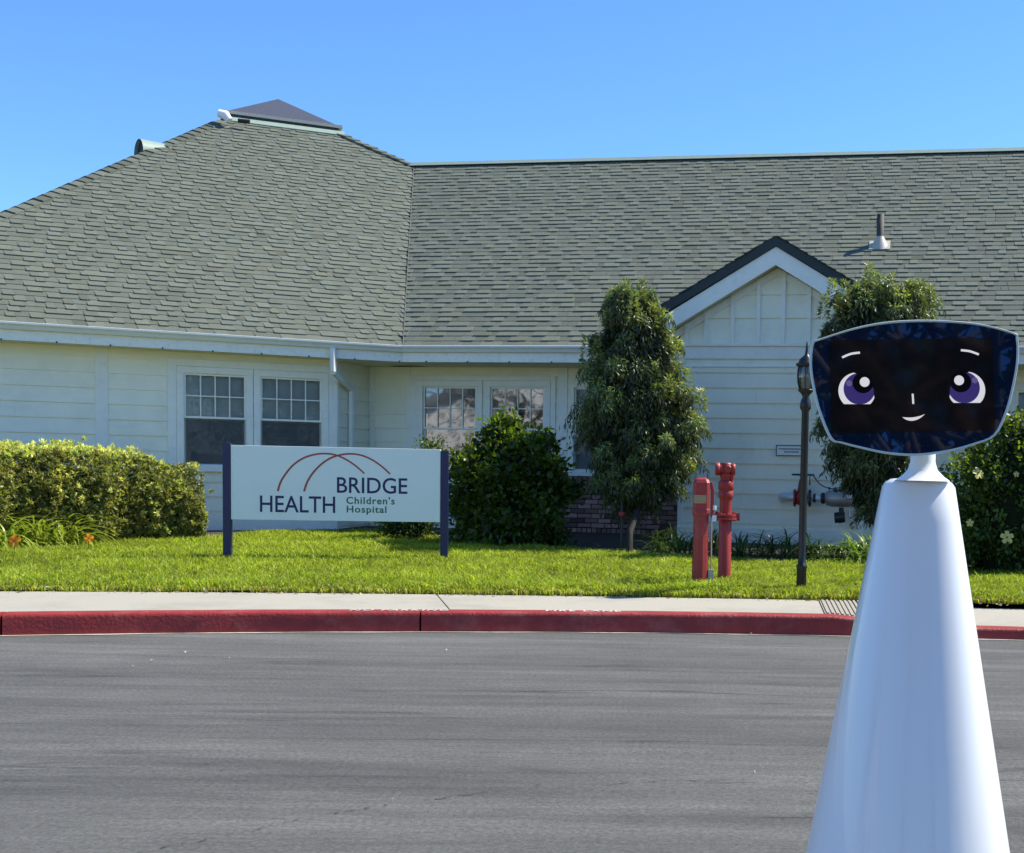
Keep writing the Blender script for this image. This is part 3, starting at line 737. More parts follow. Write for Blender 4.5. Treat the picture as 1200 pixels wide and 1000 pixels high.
tb.fbox(M, mA0-.2, mA0-.092, OM+.038, OM, zM0-.12, zM1+.16); tb.fbox(M, mB1+.092, mB1+.17, OM+.038, OM, zM0-.12, zM1+.16); tb.fbox(M, mA0-.092, mB1+.092, OM+.038, OM, zM1+.092, zM1+.16)
tb.build('corner_board', mTrim, B, bevel=.003)
window(M, OM, mA0, mA1, zM0, zM1, zMm, 4, zMm+.25, 'recessed window left of centre, reflecting a white building', gm=mGlassB)
window(M, OM, mB0, mB1, zM0, zM1, zMm, 4, zMm+.30, 'recessed window above the hibiscus bush, reflecting trees', gm=mGlassB)
window(M, OM, wC0, wC1, zC0, zM1, zMm-.08, 4, zMm-.6, 'narrow dark window above the brickwork, behind the centre tree', trim=.05)
# brickwork under the third window
bw_ = MB(); bw_.fbox(M, uBr0, uBr1, OM+.02, OM-.12, ZB-.03, zC0-.10); brw = bw_.build('brick_wainscot', mMortar, B)
def bricks(sz, name='brick'):
    lx, lz = sz; me = bpy.data.meshes.new(name); b2 = MB(); b2.box(-lx/2, lx/2, -.02, .03, -lz/2, lz/2); return b2
bprot = []
for (lx, lz) in ((.196, .058), (.062, .19)):
    L_ = []
    for k in range(7):
        me = bpy.data.meshes.new('brick'); b2 = MB(); j = lambda: random.uniform(-.003, .003)
        b2.box(-lx/2+j(), lx/2+j(), -.016+j(), .03, -lz/2+j()*.6, lz/2+j()*.6); me.from_pydata(b2.v, [], b2.f); me.materials.append(mBrick)
        g_ = (.45, 1.0, 1.5, 1.9, .7, 1.2, 2.1)[k]; ca = me.color_attributes.new('tint', 'FLOAT_COLOR', 'POINT'); ca.data.foreach_set('color', np.tile([g_, g_*.96, g_, 1], 8).astype(np.float32)); L_.append(me)
    bprot.append(L_)
def put_brick(k, u, z):
    o = bpy.data.objects.new('brick', random.choice(bprot[k])); COL.objects.link(o); o.parent = brw; o.location = tuple(M.P(u, OM+.025, z)-woff(brw)); o.rotation_euler = (0, 0, M.a)
zt = zC0-.10
u = uBr0+.04
while u < uBr1-.03: put_brick(1, u, zt-.10); u += .075
z = zt-.235; r_ = 0
while z > ZB+.24:
    u = uBr0+.105-(.105 if r_ % 2 else 0)
    while u < uBr1-.05:
        if u > uBr0+.09: put_brick(0, u, z)
        u += .208
    z -= .07; r_ += 1
u = uBr0+.04
while u < uBr1-.03: put_brick(1, u, z-.07); u += .075
# right-hand stretch of main wall beyond the gable
wR0 = M.pu(1190, OM); wR1 = wR0+.95
Wall(M, OM, uG1-.1, UR-.4, ZB, ZS, [(wR0-.09, wR1+.09, zM0-.1, zM1+.09)], zlM)
window(M, OM, wR0, wR1, zM0, zM1, zMm, 4, zMm, 'window at the right edge, half hidden by robot head')
# gable bay ----------------------------------------------------
def gp_(px, py, o=OG): return M.pix(px, py, o)
uAp, zAp = M.pix(909.5, 277, OG+.32); sl_g = .60
zBelt = gp_(870, 404.5)[1]; zlG = gp_(870, 437)[1]
ZFr = gp_(870, 421)[1]
gw = Wall(M, OG, uG0, uG1, ZB, ZFr, [], zlG, e=.203, trims=[(uG0, uG0+.05), (uG1-.05, uG1)])
tb = MB(); tb.fbox(M, uG0-.012, uG0+.05, OG+.03, OG, ZB, ZFr); tb.fbox(M, uG1-.05, uG1+.012, OG+.03, OG, ZB, ZFr)
tb.fbox(M, uG0-.09, uG1+.05, OG+.035, OG-.02, ZFr, zBelt-.02); tb.fbox(M, uG0-.10, uG1+.06, OG+.065, OG-.02, zBelt-.02, zBelt+.012)
tb.fbox(M, uG0, uG1, OG+.034, OG, ZFr-.11, ZFr-.095); tb.build('corner_board', mTrim, B, bevel=.003)
sk = MB(); sk.fbox(M, uG0-.02, uG1+.02, OG+.045, OG+.0265, ZB-.02, gp_(900, 620)[1]); sk.build('skirt_board', mTrim, B)
sd = MB()
for uu in (uG0, uG1): 
    q = .0 
    sd.fbox(M, uu+(0 if uu == uG0 else -.1), uu+(.1 if uu == uG0 else 0), OG-.003, OM, ZB, zBelt)
sd.build('wall', mSiding, B)
uc = uAp; topz = lambda u, k: zAp-k-abs(u-uc)*sl_g
# gable field: backing panel, boards, battens, rake trim
fl = MB(); uL, uR = uG0-.02, uc+(uc-uG0)+.02
zt_ = lambda u: topz(u, .30)
fl.prism([M.P(uL, OG-.01, zBelt), M.P(uR, OG-.01, zBelt), M.P(uR, OG-.01, max(zt_(uR), zBelt+.02)), M.P(uc, OG-.01, zt_(uc)), M.P(uL, OG-.01, max(zt_(uL), zBelt+.02))], -M.n*.1)
gf_ = fl.build('gable_panel', mSiding, B)
z = zBelt+.012
for zz in (zBelt+.012, gp_(870, 373)[1], gp_(870, 346)[1]):
    zn = zz+.30; hw = (zAp-.30-(zz))/sl_g; hw2 = max((zAp-.30-zn)/sl_g, .02)
    a, b, c, d = max(uc-hw, uL), min(uc+hw, uR), min(uc+hw2, uR), max(uc-hw2, uL)
    P = M.P; mb = MB(); mb.hexa([P(a,OG+.014,zz),P(b,OG+.014,zz),P(b,OG-.01,zz),P(a,OG-.01,zz),P(d,OG-.004,zn),P(c,OG-.004,zn),P(c,OG-.01,zn),P(d,OG-.01,zn)]); mb.build('siding_board', mSiding, gf_)
for pxb in (802, 825, 856, 886, 915, 945, 974, 1003):
    u = M.pu(pxb+3 if pxb < 950 else pxb+3, OG, 380); zz = topz(u, .36)
    if zz > zBelt+.05:
        mb = MB(); mb.fbox(M, u-.025, u+.025, OG+.05, OG-.004, zBelt+.012, zz); mb.build('batten', mTrim, gf_)
def rake(k0, k1, o0, o1, m, name, sides=(1, -1), ext=0, parent=B):
    for sg in sides:
        mb = MB(); P = M.P; ut = uc+sg*(hwR+ext)
        zc0, zc1 = zAp-k0, zAp-k1; ze0, ze1 = zAp-k0-(hwR+ext)*sl_g, zAp-k1-(hwR+ext)*sl_g
        pts = [P(uc,o0,zc0), P(ut,o0,ze0), P(ut,o0,ze1), P(uc,o0,zc1)]
        mb.prism(pts, M.n*(o1-o0)); mb.build(name, m, parent)
hwR = uc-M.pu(776, OG+.32)
hwR_ = hwR
rake(.13, .365, OG+.30, OG+.27, mTrim, 'barge_board')
hwR -= .0
rake(.36, .46, OG+.03, OG-.0, mTrim, 'rake_trim')
rake(.30, .34, OG+.26, OG-.0, mSoffit, 'rake_soffit')
# gable roof slopes running back into the main slope
yb = lambda z: -(z-ZE)/.73
for sg in (1, -1):
    P = M.P; zr = zAp; ze = zAp-hwR*sl_g; ut = uc+sg*(hwR+.03)
    pts = [P(uc, OG+.33, zr), P(ut, OG+.33, ze), P(ut, yb(ze)-.1, ze), P(uc, yb(zr)-.1, zr)]
    nn = np.cross(pts[1]-pts[0], pts[2]-pts[0]); nn /= np.linalg.norm(nn); nn = nn if nn[2] > 0 else -nn
    mb = MB(); mb.prism(pts, -np.array([0,0,.125])); gr_ = mb.build('gable_roof', mRakeEdge, B)
    # shingle courses on the slope, seen edge on along the rake
    sdir = (pts[1]-pts[0]); Ls = np.linalg.norm(sdir); sdir /= Ls; ndx = int(Ls/.143); mb = MB()
    for i in range(ndx+1):
        s0 = Ls-.143*i; s1 = max(s0-.17, 0)
        a = pts[0]+sdir*(s0+.015); b = pts[0]+sdir*s1; bk_ = pts[3]-pts[0]
        o_ = M.n*random.uniform(.0, .02); up = nn
        mb.hexa([a+o_, a+(pts[2]-pts[1]), b+(pts[3]-pts[0]), b+o_, a+o_+up*.022, a+(pts[2]-pts[1])+up*.022, b+(pts[3]-pts[0])+up*.006, b+o_+up*.006])
    k = len(mb.v); o_ = mb.build('shingle_courses', mShingle, gr_, tint=[(.35,.38,.38,1)]*k if sg < 0 else [(.3,.3,.3,1)]*k)
# downspout on the wing corner
dsx = [(388.5, 411, .06), (388.5, 436, .06)]
q0 = W.P(W.pu(390, .03, 412), .05, ZE-.10); q1 = q0-np.array([0,0,.33]); q2 = RF.P(LR*.32, .07, ZE-.62); q3 = RF.P(LR*.32, .07, .45)
def spout(a, b, s=.037):
    mb = MB(); mb.tube([a, b], s*1.25, 4, smooth=False); return mb
mb = MB()
for a, b in ((q0, q1), (q1, q2), (q2, q3)): mb.tube([a, b], .045, 6, smooth=False)
ds = mb.build('downspout', mGutter, B)
mb = MB(); 
for z in (2.0, 1.2): mb.tube([q2*np.array([1,1,0])+np.array([0,0,z]), q2*np.array([1,1,0])+np.array([0,0,z+.03])], .052, 6, smooth=False)
mb.build('strap', mTrim, ds)
# remaining body: side and back walls
mb = MB(); 
mb.fbox(W, uEC+.62, uEC+.72, OW-.13, -9, ZB, ZS); mb.fbox(M, UR-.5, UR-.4, OM-.13, -11, ZB, ZS); mb.fbox(M, -8, UR-.4, -10.9, -11, ZB, ZS)
mb.build('rear_wall', mSiding, B)
# end gable closing the long roof on the right
mb = MB(); mb.prism([M.P(UR-.45, 0, ZE-.2), M.P(UR-.45, -2*run, ZE-.2), RM_.P(UR-.45, LM, -.1)], M.u*.05); mb.build('end_gable', mSiding, B)

# small notice on gable wall -----------------------------------
u0, z1 = gp_(909.5, 521.5, OG+.03); u1, z0 = gp_(945, 535, OG+.03)
ns = MB(); ns.fbox(M, u0, u1, OG+.036, OG+.027, z0, z1); no = ns.build('wall_notice', mSignFace, None, loc=M.P(u0, OG+.03, z0)); tag(no, 'small white notice with dark border screwed to the clapboard gable wall', 'notice')
fb = MB(); t_ = .012
for a, b, c, d in ((u0, u1, z0, z0+t_), (u0, u1, z1-t_, z1), (u0, u0+t_, z0+t_, z1-t_), (u1-t_, u1, z0+t_, z1-t_)): fb.fbox(M, a, b, OG+.040, OG+.0362, c, d)
fb.build('border', mDarkMetal, no)
tx = MB(); zc = (z0+z1)/2
for row, (ca, cb) in enumerate(((u0+.035, u1-.035), (u0+.11, u1-.11))):
    u = ca
    while u < cb:
        wv = random.uniform(.008, .014); tx.fbox(M, u, u+wv, OG+.038, OG+.0362, zc+.012-.038*row, zc+.03-.038*row); u += wv+.004
tx.build('lettering', mat('grey_print', (.12,.14,.16), .6), no)

# ================================================================= TEXT helper
def text_mesh(s, bold=0.0, spacing=1.0):
    cu = bpy.data.curves.new('t', 'FONT'); cu.body = s; cu.size = 1; cu.offset = bold; cu.space_character = spacing; cu.resolution_u = 4
    o = bpy.data.objects.new('t', cu); COL.objects.link(o)
    dg = bpy.context.evaluated_depsgraph_get(); me = bpy.data.meshes.new_from_object(o.evaluated_get(dg)); bpy.data.objects.remove(o)
    V = np.array([v.co[:] for v in me.vertices]); Fs = [tuple(p.vertices) for p in me.polygons]; bpy.data.meshes.remove(me)
    return V, Fs
# ================================================================= SIGN
pl = ground(267, 656); pr = ground(520.5, 658)
L_ = float(np.linalg.norm((pr-pl)[:2])); SF = Frame(pl, math.degrees(math.atan2(pr[1]-pl[1], pr[0]-pl[0])))
S = empty('hospital_sign', pl, 'white HEALTHBRIDGE children\'s hospital sign board between two navy posts on lawn', 'sign')
hw = .040
tl, tr_ = SF.pix(266, 519.5, 0)[1], SF.pix(519, 528.5, 0)[1]
def post(u, zt):
    mb = MB(); mb.fbox(SF, u-hw, u+hw, hw, -hw, float(pl[2])-.06, zt); mb.build('post', mNavy, S, bevel=.004)
post(0, tl); post(L_, tr_)
zb0, zb1 = SF.pix(273, 608, .02)[1], SF.pix(514, 613, .02)[1]; zt0, zt1 = SF.pix(272, 520, .02)[1], SF.pix(515, 528.5, .02)[1]
zb = (zb0+zb1)/2; ztp = (zt0+zt1)/2
uL_, uR_ = hw+.002, L_-hw-.002
mb = MB(); mb.fbox(SF, uL_, uR_, .032, -.032, zb, ztp); pan = mb.build('sign_panel', mSignFace, S, bevel=.003)
PW, PH = uR_-uL_, ztp-zb
def suv(x, y):   # zoomed survey pixels of the panel -> panel metres
    t = (x-118)/983; top = 77+36*t; bot = 428+24*t; return uL_+PW*t, ztp-PH*(y-top)/(bot-top)
def put_text(s, x0, y0, x1, y1, m, bold=0, sp=1.0, name='lettering', desc=None):
    V, Fs = text_mesh(s, bold, sp); a0, a1 = V[:,0].min(), V[:,0].max(); b0, b1 = V[:,1].min(), V[:,1].max()
    ua, za = suv(x0, y1); ub, zb_ = suv(x1, y1); _, zt_ = suv(x0, y0)
    mb = MB(); H = zt_-za
    vs = [SF.P(ua+(v[0]-a0)/(a1-a0)*(ub-ua), .0335, za+(v[1]-b0)/(b1-b0)*H) for v in V]
    mb.add(vs, Fs); return mb.build(name, m, pan)
put_text('HEALTH', 252, 316, 603, 394, mNavyInk, .008)
put_text('BRIDGE', 611, 234, 944, 309, mNavyInk, .008)
put_text("Children's", 655, 326, 884, 361, mGreenInk, .018, 1.12)
put_text('Hospital', 657, 369, 845, 411, mGreenInk, .018, 1.12)
def smooth(pts, n=48):
    P_ = np.array(pts, float); t = np.linspace(0, len(P_)-1, n); out = []
    for a in t:
        i = min(int(a), len(P_)-2); f = a-i; p0 = P_[max(i-1, 0)]; p1 = P_[i]; p2 = P_[i+1]; p3 = P_[min(i+2, len(P_)-1)]
        out.append(.5*((2*p1)+(-p0+p2)*f+(2*p0-5*p1+4*p2-p3)*f*f+(-p0+3*p1-3*p2+p3)*f**3))
    return np.array(out)
def ribbon2(P2, wd, place, name, m, parent):
    n = len(P2); mb = MB(); vs = []
    for i in range(n):
        t = P2[min(i+1, n-1)]-P2[max(i-1, 0)]; t /= np.linalg.norm(t); nn = np.array([-t[1], t[0]]); w2 = wd(i/(n-1))/2
        vs += [place(P2[i]+nn*w2), place(P2[i]-nn*w2)]
    mb.add(vs, [(2*i, 2*i+1, 2*i+3, 2*i+2) for i in range(n-1)]); return mb.build(name, m, parent)
for arc_, oo in (([(335,297),(353,245),(400,182),(450,146),(500,129),(550,124),(600,130),(650,151),(700,184),(740,220)], .0335), ([(457,300),(475,250),(512,198),(560,157),(610,135),(665,127),(720,133),(770,153),(820,186),(862,224)], .0338)):
    P2 = np.array([suv(*q) for q in smooth(arc_)])
    ribbon2(P2, lambda t: .021-.005*t, lambda q: SF.P(q[0], oo, q[1]), 'bridge_arc', mRedInk, pan)

# ================================================================= RED STANDPIPES
q = ground(820, 689); x0, y0, z0 = q; s = F/y0; K = 1/s   # metres per survey px
T_ = empty('valve_post', q, 'left red fire valve post with small plate and hinged cover, on the lawn', 'valve post', 'red fire standpipes on the lawn')
mb = MB(); mb.lathe([(.074,-.05),(.074,.30),(.069,.30),(.069,.80)], q, n=10, smooth=False); mb.build('barrel', mRed, T_)
mb = MB(); w_ = .078
out = [(-w_, -.06), (-.05, -.085), (.05, -.085), (w_, -.06), (w_, .06), (.05, .085), (-.05, .085), (-w_, .06)]
zz0, zz1 = z0+.66, z0+.955
def ring(sc_, z, dx=0): return [(x0+a*sc_+dx, y0+b*sc_, z) for a, b in out]
rs = [ring(.98, zz0), ring(1.04, zz0+.02), ring(1.04, zz0+.05), ring(1, zz0+.06), ring(.98, zz1), ring(.80, zz1+.03), ring(.45, zz1+.045)]
vs = sum(rs, []); n = 8; mb.add(vs, [(i*n+k, i*n+(k+1)%n, (i+1)*n+(k+1)%n, (i+1)*n+k) for i in range(len(rs)-1) for k in range(n)]); mb.add(rs[-1], [tuple(range(8))])
hd = mb.build('valve_head', mRed, T_, bevel=.004)
mb = MB()   # hinged side cover / handle arching over the right side
outl = [(-.03, .335), (.04, .335), (.095, .30), (.115, .23), (.115, -.02), (.085, -.02), (.085, .22), (.07, .275), (.03, .302), (-.03, .305)]
mb.prism([(x0+a, y0-.035, zz0+b) for a, b in outl], (0, .07, 0)); mb.build('side_cover', mRed, T_, bevel=.004)
mb = MB(); mb.box(x0-.068, x0+.045, y0-.092, y0-.084, z0+.77, z0+.845); pt = mb.build('data_plate', mBrass, T_)
mb = MB(); mb.tube([(x0+.12, y0-.03, zz0+.09), (x0+.12, y0-.03, zz0+.05)], .018, 8); mb.box(x0+.10, x0+.14, y0-.05, y0-.02, zz0-.05, zz0+.0); mb.build('padlock', mSilver, T_)
mb = MB(); mb.box(x0+.075, x0+.125, y0-.03, y0+.03, z0-.02, z0+.17); mb.tube([(x0+.10, y0, z0+.16), (x0+.095, y0, z0+.62)], .008, 6); mb.build('conduit_box', mSteel, T_, bevel=.004)
mb = MB()
for k in range(4): mb.tube([(x0-.05+.033*k, y0-.088, zz0+.035), (x0-.05+.033*k, y0-.096, zz0+.035)], .007, 6)
mb.build('bolt', mRed, T_)
q = ground(848.5, 684); x0, y0, z0 = q
T_ = empty('fire_riser', q, 'right red fire riser with bolted flange collar and capped side outlet', 'fire riser', 'red fire standpipes on the lawn')
mb = MB(); mb.lathe([(.060,-.05),(.060,.60),(.054,.61)], q, n=20); mb.build('pipe', mRed, T_)
mb = MB(); mb.lathe([(.062,.600),(.11,.603),(.11,.625),(.062,.628),(.062,.632),(.105,.634),(.105,.656),(.06,.66)], q, n=20, smooth=False); fl_ = mb.build('flange', mRed, T_)
mb = MB()
for k in range(8):
    a = 2*pi*k/8+.2; mb.tube([(x0+.088*cos(a), y0+.088*sin(a), z0+.59), (x0+.088*cos(a), y0+.088*sin(a), z0+.675)], .011, 6)
mb.box(x0+.09, x0+.135, y0-.02, y0+.02, z0+.595, z0+.665)
mb.build('bolt', mRed, fl_)
mb = MB(); mb.lathe([(.056,.655),(.056,.78),(.060,.80),(.070,.81),(.070,.86),(.066,.865),(.066,.885),(.072,.89),(.072,.955),(.064,.965),(.052,.975),(.05,.99),(.060,1.0),(.060,1.03),(.055,1.035),(.055,1.12),(.04,1.135)], q, n=20); mb.build('riser_body', mRed, T_)
mb = MB(); c = np.array([x0-.005, y0-.02, z0+1.075]); mb.tube([c+np.array([-.095,0,0]), c+np.array([.085,0,0])], .042, 12); mb.lathe([(.058,-.10),(.062,-.095),(.062,-.06),(.05,-.055)], c, 'x', 14); mb.lathe([(.05,.05),(.055,.055),(.055,.085),(.045,.09)], c, 'x', 14)
mb.lathe([(.03,-.055),(.036,-.05),(.045,0)], c+np.array([.02,0,0]), 'y', 12); mb.build('outlet_cap', mRed, T_)
mb = MB(); mb.tube([(x0+.055, y0-.03, z0+.97), (x0+.06, y0-.03, z0+1.05)], .018, 8); mb.build('drain_plug', mRed, T_)

# ================================================================= LAMP POST
q = ground(938.8, 694); x0, y0, z0 = q
T_ = empty('lamp_post', q, 'slim black lamp post with glass lantern standing behind the robot head', 'lamp post')
zt = z0+1.73
mb = MB(); mb.lathe([(.046,-.05),(.044,.21),(.049,.225),(.049,.24),(.037,.25),(.034,.33),(.032,1.60),(.038,1.615),(.038,1.64),(.030,1.66),(.028,1.68)], q, n=20); mb.build('post', mLampBlack, T_)
mb = MB(); mb.lathe([(.037,1.62),(.048,1.63),(.050,1.66),(.043,1.70),(.028,1.735),(.036,1.755),(.054,1.775),(.068,1.785),(.070,1.80),(.06,1.802)], q, n=20); ft = mb.build('fitter', mLampBlack, T_)
mb = MB(); mb.lathe([(.075,2.00),(.092,2.01),(.094,2.025),(.074,2.035),(.064,2.065),(.040,2.085),(.018,2.105),(.012,2.15),(.010,2.17),(.004,2.22)], q, n=20); mb.build('lantern_cap', mLampBlack, T_)
mb = MB(); mb.lathe([(.060,1.803),(.076,1.86),(.081,1.92),(.078,1.97),(.068,1.999)], q, n=24); gl = mb.build('lantern_glass', mLampGlass, T_)
mb = MB()
for k in range(6):
    a = 2*pi*k/6+.35; mb.tube([(x0+r*cos(a), y0+r*sin(a), z0+h) for r, h in ((.063,1.80),(.079,1.86),(.084,1.92),(.081,1.97),(.071,2.0))], .005, 5)
mb.build('lantern_rib', mLampBlack, T_)
mb = MB(); mb.lathe([(.012,1.80),(.014,1.85),(.024,1.88),(.026,1.91),(.012,1.94)], q, n=12); mb.build('bulb', mBulb, T_)

# ================================================================= BACKFLOW ASSEMBLY in front of the gable wall
yB = M.P(M.pu(960, OG+.28), OG+.28, 0)
def bf(px, py, o=.28): u, z = M.pix(px, py, OG+o); return M.P(u, OG+o, z)
T_ = empty('backflow_preventer', bf(940, 583)*np.array([1,1,0])+np.array([0,0,.28]), 'horizontal sprinkler backflow pipework with red valve on the gable wall', 'pipework')
s_ = 1425/16.1
c0 = bf(920, 582)
mb = MB(); pth = [bf(918, 583, .0), bf(917, 583, .14), bf(918.5, 582.5, .22), bf(923, 582.5, .27), bf(931, 583, .28)]; mb.tube(pth, [.058,.060,.060,.060,.060], 14); mb.build('pipe_elbow', mSilver, T_)
def ax(pxs, prof, m, name, py0=583.5):     # lathe along the wall direction
    path = [bf(p, py0+(p-918)*.012) for p, _ in prof]; mb = MB(); mb.tube(path, [r for _, r in prof], 16); return mb.build(name, m, T_)
ax(0, [(930.5,.115),(932.5,.115)], mRed, 'flange'); ax(0, [(933,.075),(937,.10),(943,.10),(946,.075)], mRed, 'valve_body')
ax(0, [(948,.115),(950,.115)], mDarkMetal, 'flange'); ax(0, [(950.5,.045),(952,.045),(958,.045),(962,.045)], mSilver, 'pipe')
ax(0, [(953,.05),(955,.065),(956,.05)], mDarkMetal, 'coupling'); ax(0, [(962,.06),(963,.075),(966,.075),(967,.06)], mDarkMetal, 'coupling')
bd = ax(0, [(966.5,.06),(969,.095),(975,.112),(994,.112),(998,.105),(1001,.07)], mSteel, 'check_valve_body')
ax(0, [(1001,.07),(1003,.085),(1008,.085),(1010,.06)], mDarkMetal, 'coupling'); ax(0, [(1009,.055),(1030,.055)], mSilver, 'pipe')
def vert(px, pya, pyb, ra, rb, m, name, par=T_): 
    mb = MB(); mb.tube([bf(px, pya), bf(px, pyb)], [ra, rb], 14); return mb.build(name, m, par)
vert(985, 584, 575, .09, .085, mSteel, 'bonnet'); vert(985, 576.5, 573.5, .10, .10, mDarkMetal, 'bonnet_cover'); vert(986.5, 573.5, 569, .02, .015, mDarkMetal, 'test_cock')
vert(986, 595, 601, .035, .03, mDarkMetal, 'relief_neck')
mb = MB(); mb.tube([bf(978, 607), bf(990, 606)], .07, 12); mb.tube([bf(984, 600), bf(986, 613)], [.06, .035], 10); mb.build('relief_valve', mDarkMetal, T_)
mb = MB(); mb.tube([bf(995, 597), bf(995.5, 605)], .012, 6); mb.tube([bf(992, 583, .40), bf(999, 583, .40)], .03, 8); mb.build('test_cock', mSilver, T_)
mb = MB()
for px_ in (972, 979, 992): mb.tube([bf(px_, 574.5, .36), bf(px_, 571, .36)], .012, 6)
for px_, dz_ in ((931.5, 0), (949, 0)):
    for k in range(6):
        a = 2*pi*k/6; c_ = bf(px_, 583.5)+np.array([0, -.09*cos(a), .09*sin(a)]); mb.tube([c_-M.u*.02, c_+M.u*.02], .010, 6)
mb.build('bolt', mDarkMetal, T_)
mb = MB(); mb.tube([bf(1001, 574, .32), bf(995, 577, .32), bf(1004, 577, .32)], .022, 6); mb.build('tag', mSilver, T_)
# gate valve yoke and handwheel
mb = MB(); mb.tube([bf(938, 584), bf(939, 574), bf(940, 562)], [.07, .05, .035], 10); mb.tube([bf(934, 578), bf(944, 572)], .02, 6); mb.build('valve_bonnet', mRed, T_)
mb = MB(); c = bf(941, 556.5); mb.tube([c+np.array([.14*cos(a), .14*sin(a), 0]) for a in np.linspace(0, 2*pi, 21)], .013, 8, cap=False)
for a in (0, 2.09, 4.19): mb.tube([c, c+np.array([.14*cos(a), .14*sin(a), 0])], .010, 6)
mb.tube([c+np.array([0,0,-.08]), c+np.array([0,0,.03])], .014, 8); mb.build('handwheel', mDarkMetal, T_)
mb = MB(); pts = smooth([(953,557),(957,563),(963,569),(972,572.5),(980,572.5),(988,570),(995,566),(1003,562)], 30); mb.tube([bf(a, b, .3) for a, b in pts], .008, 6); mb.tube([bf(949,558,.3), bf(949,569,.3)], [.004,.012], 5); mb.build('tamper_chain', mDarkMetal, T_)

# ================================================================= PIPE STAKE near the centre tree
q = ground(728, 647); x0, y0, z0 = q
T_ = empty('hose_bib', q, 'thin dark standpipe with small red valve handle under the centre tree', 'standpipe')
mb = MB(); mb.tube([q+np.array([0,0,-.05]), q+np.array([.0,0,.72])], .017, 8); mb.build('pipe', mDarkMetal, T_)
mb = MB(); mb.lathe([(.015,-.02),(.038,-.015),(.042,0),(.036,.015),(.015,.02)], q+np.array([.0,-.03,.46]), 'y', 10); mb.build('handle', mRed, T_)

# ================================================================= ROBOT
RYd = 1.6
YB_ = RYd+.12; rp = at(1076.5, 560, YB_); kR = YB_/F
rx = float(rp[0]); 
RB = empty('robot', (rx, RYd+.10, 0), 'glossy white cone-bodied robot with wide black face screen, at the road edge', 'robot')
ztop = float(at(1076, 561, YB_)[2])
wt = 84*kR/2; wb_ = (87+ (561+ (ztop/kR) -557)*.339)*kR/2
yc = RYd+.12
mb = MB(); nseg = 96; vs = []; fs = []
def sup(t, e=3.2):
    c, s2 = cos(t), sin(t); return (math.copysign(abs(c)**(2/e), c), math.copysign(abs(s2)**(2/e), s2))
prof = []
for i in range(25):
    t = i/24; z = .02+(ztop-.012-.02)*t; prof.append((wb_+(wt-wb_)*t, z))
prof = [(wb_*.97, 0)]+prof+[(wt-.004, ztop-.006), (wt-.012, ztop-.001), (wt-.022, ztop), (.012, ztop+.002)]
for r, z in prof:
    for k in range(nseg):
        a, b = sup(2*pi*k/nseg, 2.35); vs.append((rx+r*a, yc+r*b*.95, z))
for i in range(len(prof)-1):
    for k in range(nseg): fs.append((i*nseg+k, i*nseg+(k+1)%nseg, (i+1)*nseg+(k+1)%nseg, (i+1)*nseg+k))
mb.add(vs, fs, True); mb.build('body', mRobot, RB)
hxy = at(1072, 455, RYd)
mb = MB(); mb.lathe([(.038, -.004), (.028, .003), (.0205, .011), (.0172, .022), (.0168, .09)], (rx, yc-.03, ztop+.001), n=28); mb.build('neck', mRobotNeck, RB)
# head outline in head-plane metres, centred on (1072,455)
outl = [(952.5,399.5),(998,384.5),(1037,376.6),(1076,374),(1115,375),(1154,379.5),(1190,389.5),(1194.2,396),(1194.5,418),(1190,445.6),(1180,482),(1165,511),(1141,521.5),(1115,529),(1089,533.4),(1065.6,534.8),(1037,532.3),(1011,526.8),(985,520),(972,514.5),(959,483),(952.5,456),(949,430),(950,409)]
def hp(px, py, dy=0):
    p = at(px, py, RYd); return np.array([p[0], p[1]+dy, p[2]])
hc = hp(1072, 455)
def inset(pts, d):
    c = np.array([1072, 455.]); out = []
    for p in pts:
        v = np.array(p)-c; L = np.linalg.norm(v); out.append(tuple(c+v*(1-d/L)))
    return out
O2 = [tuple(p) for p in smooth(outl+[outl[0]], 97)[:-1]]
tilt = .10   # head leans back a little
def hp2(px, py, dy): p = hp(px, py); return np.array([p[0], p[1]+dy+(p[2]-hc[2])*tilt, p[2]])
def shell(rings, name, m, capf=True, capb=True, smooth_=True):
    mb = MB(); n = len(O2); vs = []
    for d, dy in rings:
        vs += [hp2(a, b, dy) for a, b in inset(O2, d)]
    mb.add(vs, [(i*n+k, i*n+(k+1)%n, (i+1)*n+(k+1)%n, (i+1)*n+k) for i in range(len(rings)-1) for k in range(n)], smooth_)
    if capf: mb.add(vs[:n], [tuple(range(n))])
    if capb: mb.add(vs[-n:], [tuple(range(n))[::-1]])
    return mb.build(name, m, RB)
shell([(3.2, -.001), (1.2, -.0045), (.3, -.003), (0, .002), (.5, .010), (4, .018), (22, .032), (45, .040)], 'head_shell', mRim, capf=False)
shell([(1.9, -.0015), (3.4, .006)], 'screen_glass', mPanel, capb=True)
def flat(pts, dy, name, m):
    mb = MB(); mb.add([hp2(a, b, dy) for a, b in pts], [tuple(range(len(pts)))]); return mb.build(name, m, disp if name != 'display' else RB)
def rr_(x0, y0, x1, y1, x2, y2, x3, y3, r=5):
    c = [(x0,y0),(x1,y1),(x2,y2),(x3,y3)]; out = []
    for i in range(4):
        p = np.array(c[i], float); a = np.array(c[i-1], float); b = np.array(c[(i+1)%4], float)
        ua = (a-p)/np.linalg.norm(a-p)*r; ub = (b-p)/np.linalg.norm(b-p)*r
        for t in np.linspace(0, 1, 6): out.append(tuple((1-t)**2*(p+ua)+2*t*(1-t)*p+t*t*(p+ub)))
    return out
disp = flat(rr_(972,398.5, 1164,395.5, 1165,504.5, 974,508), -.0022, 'display', mDisp)
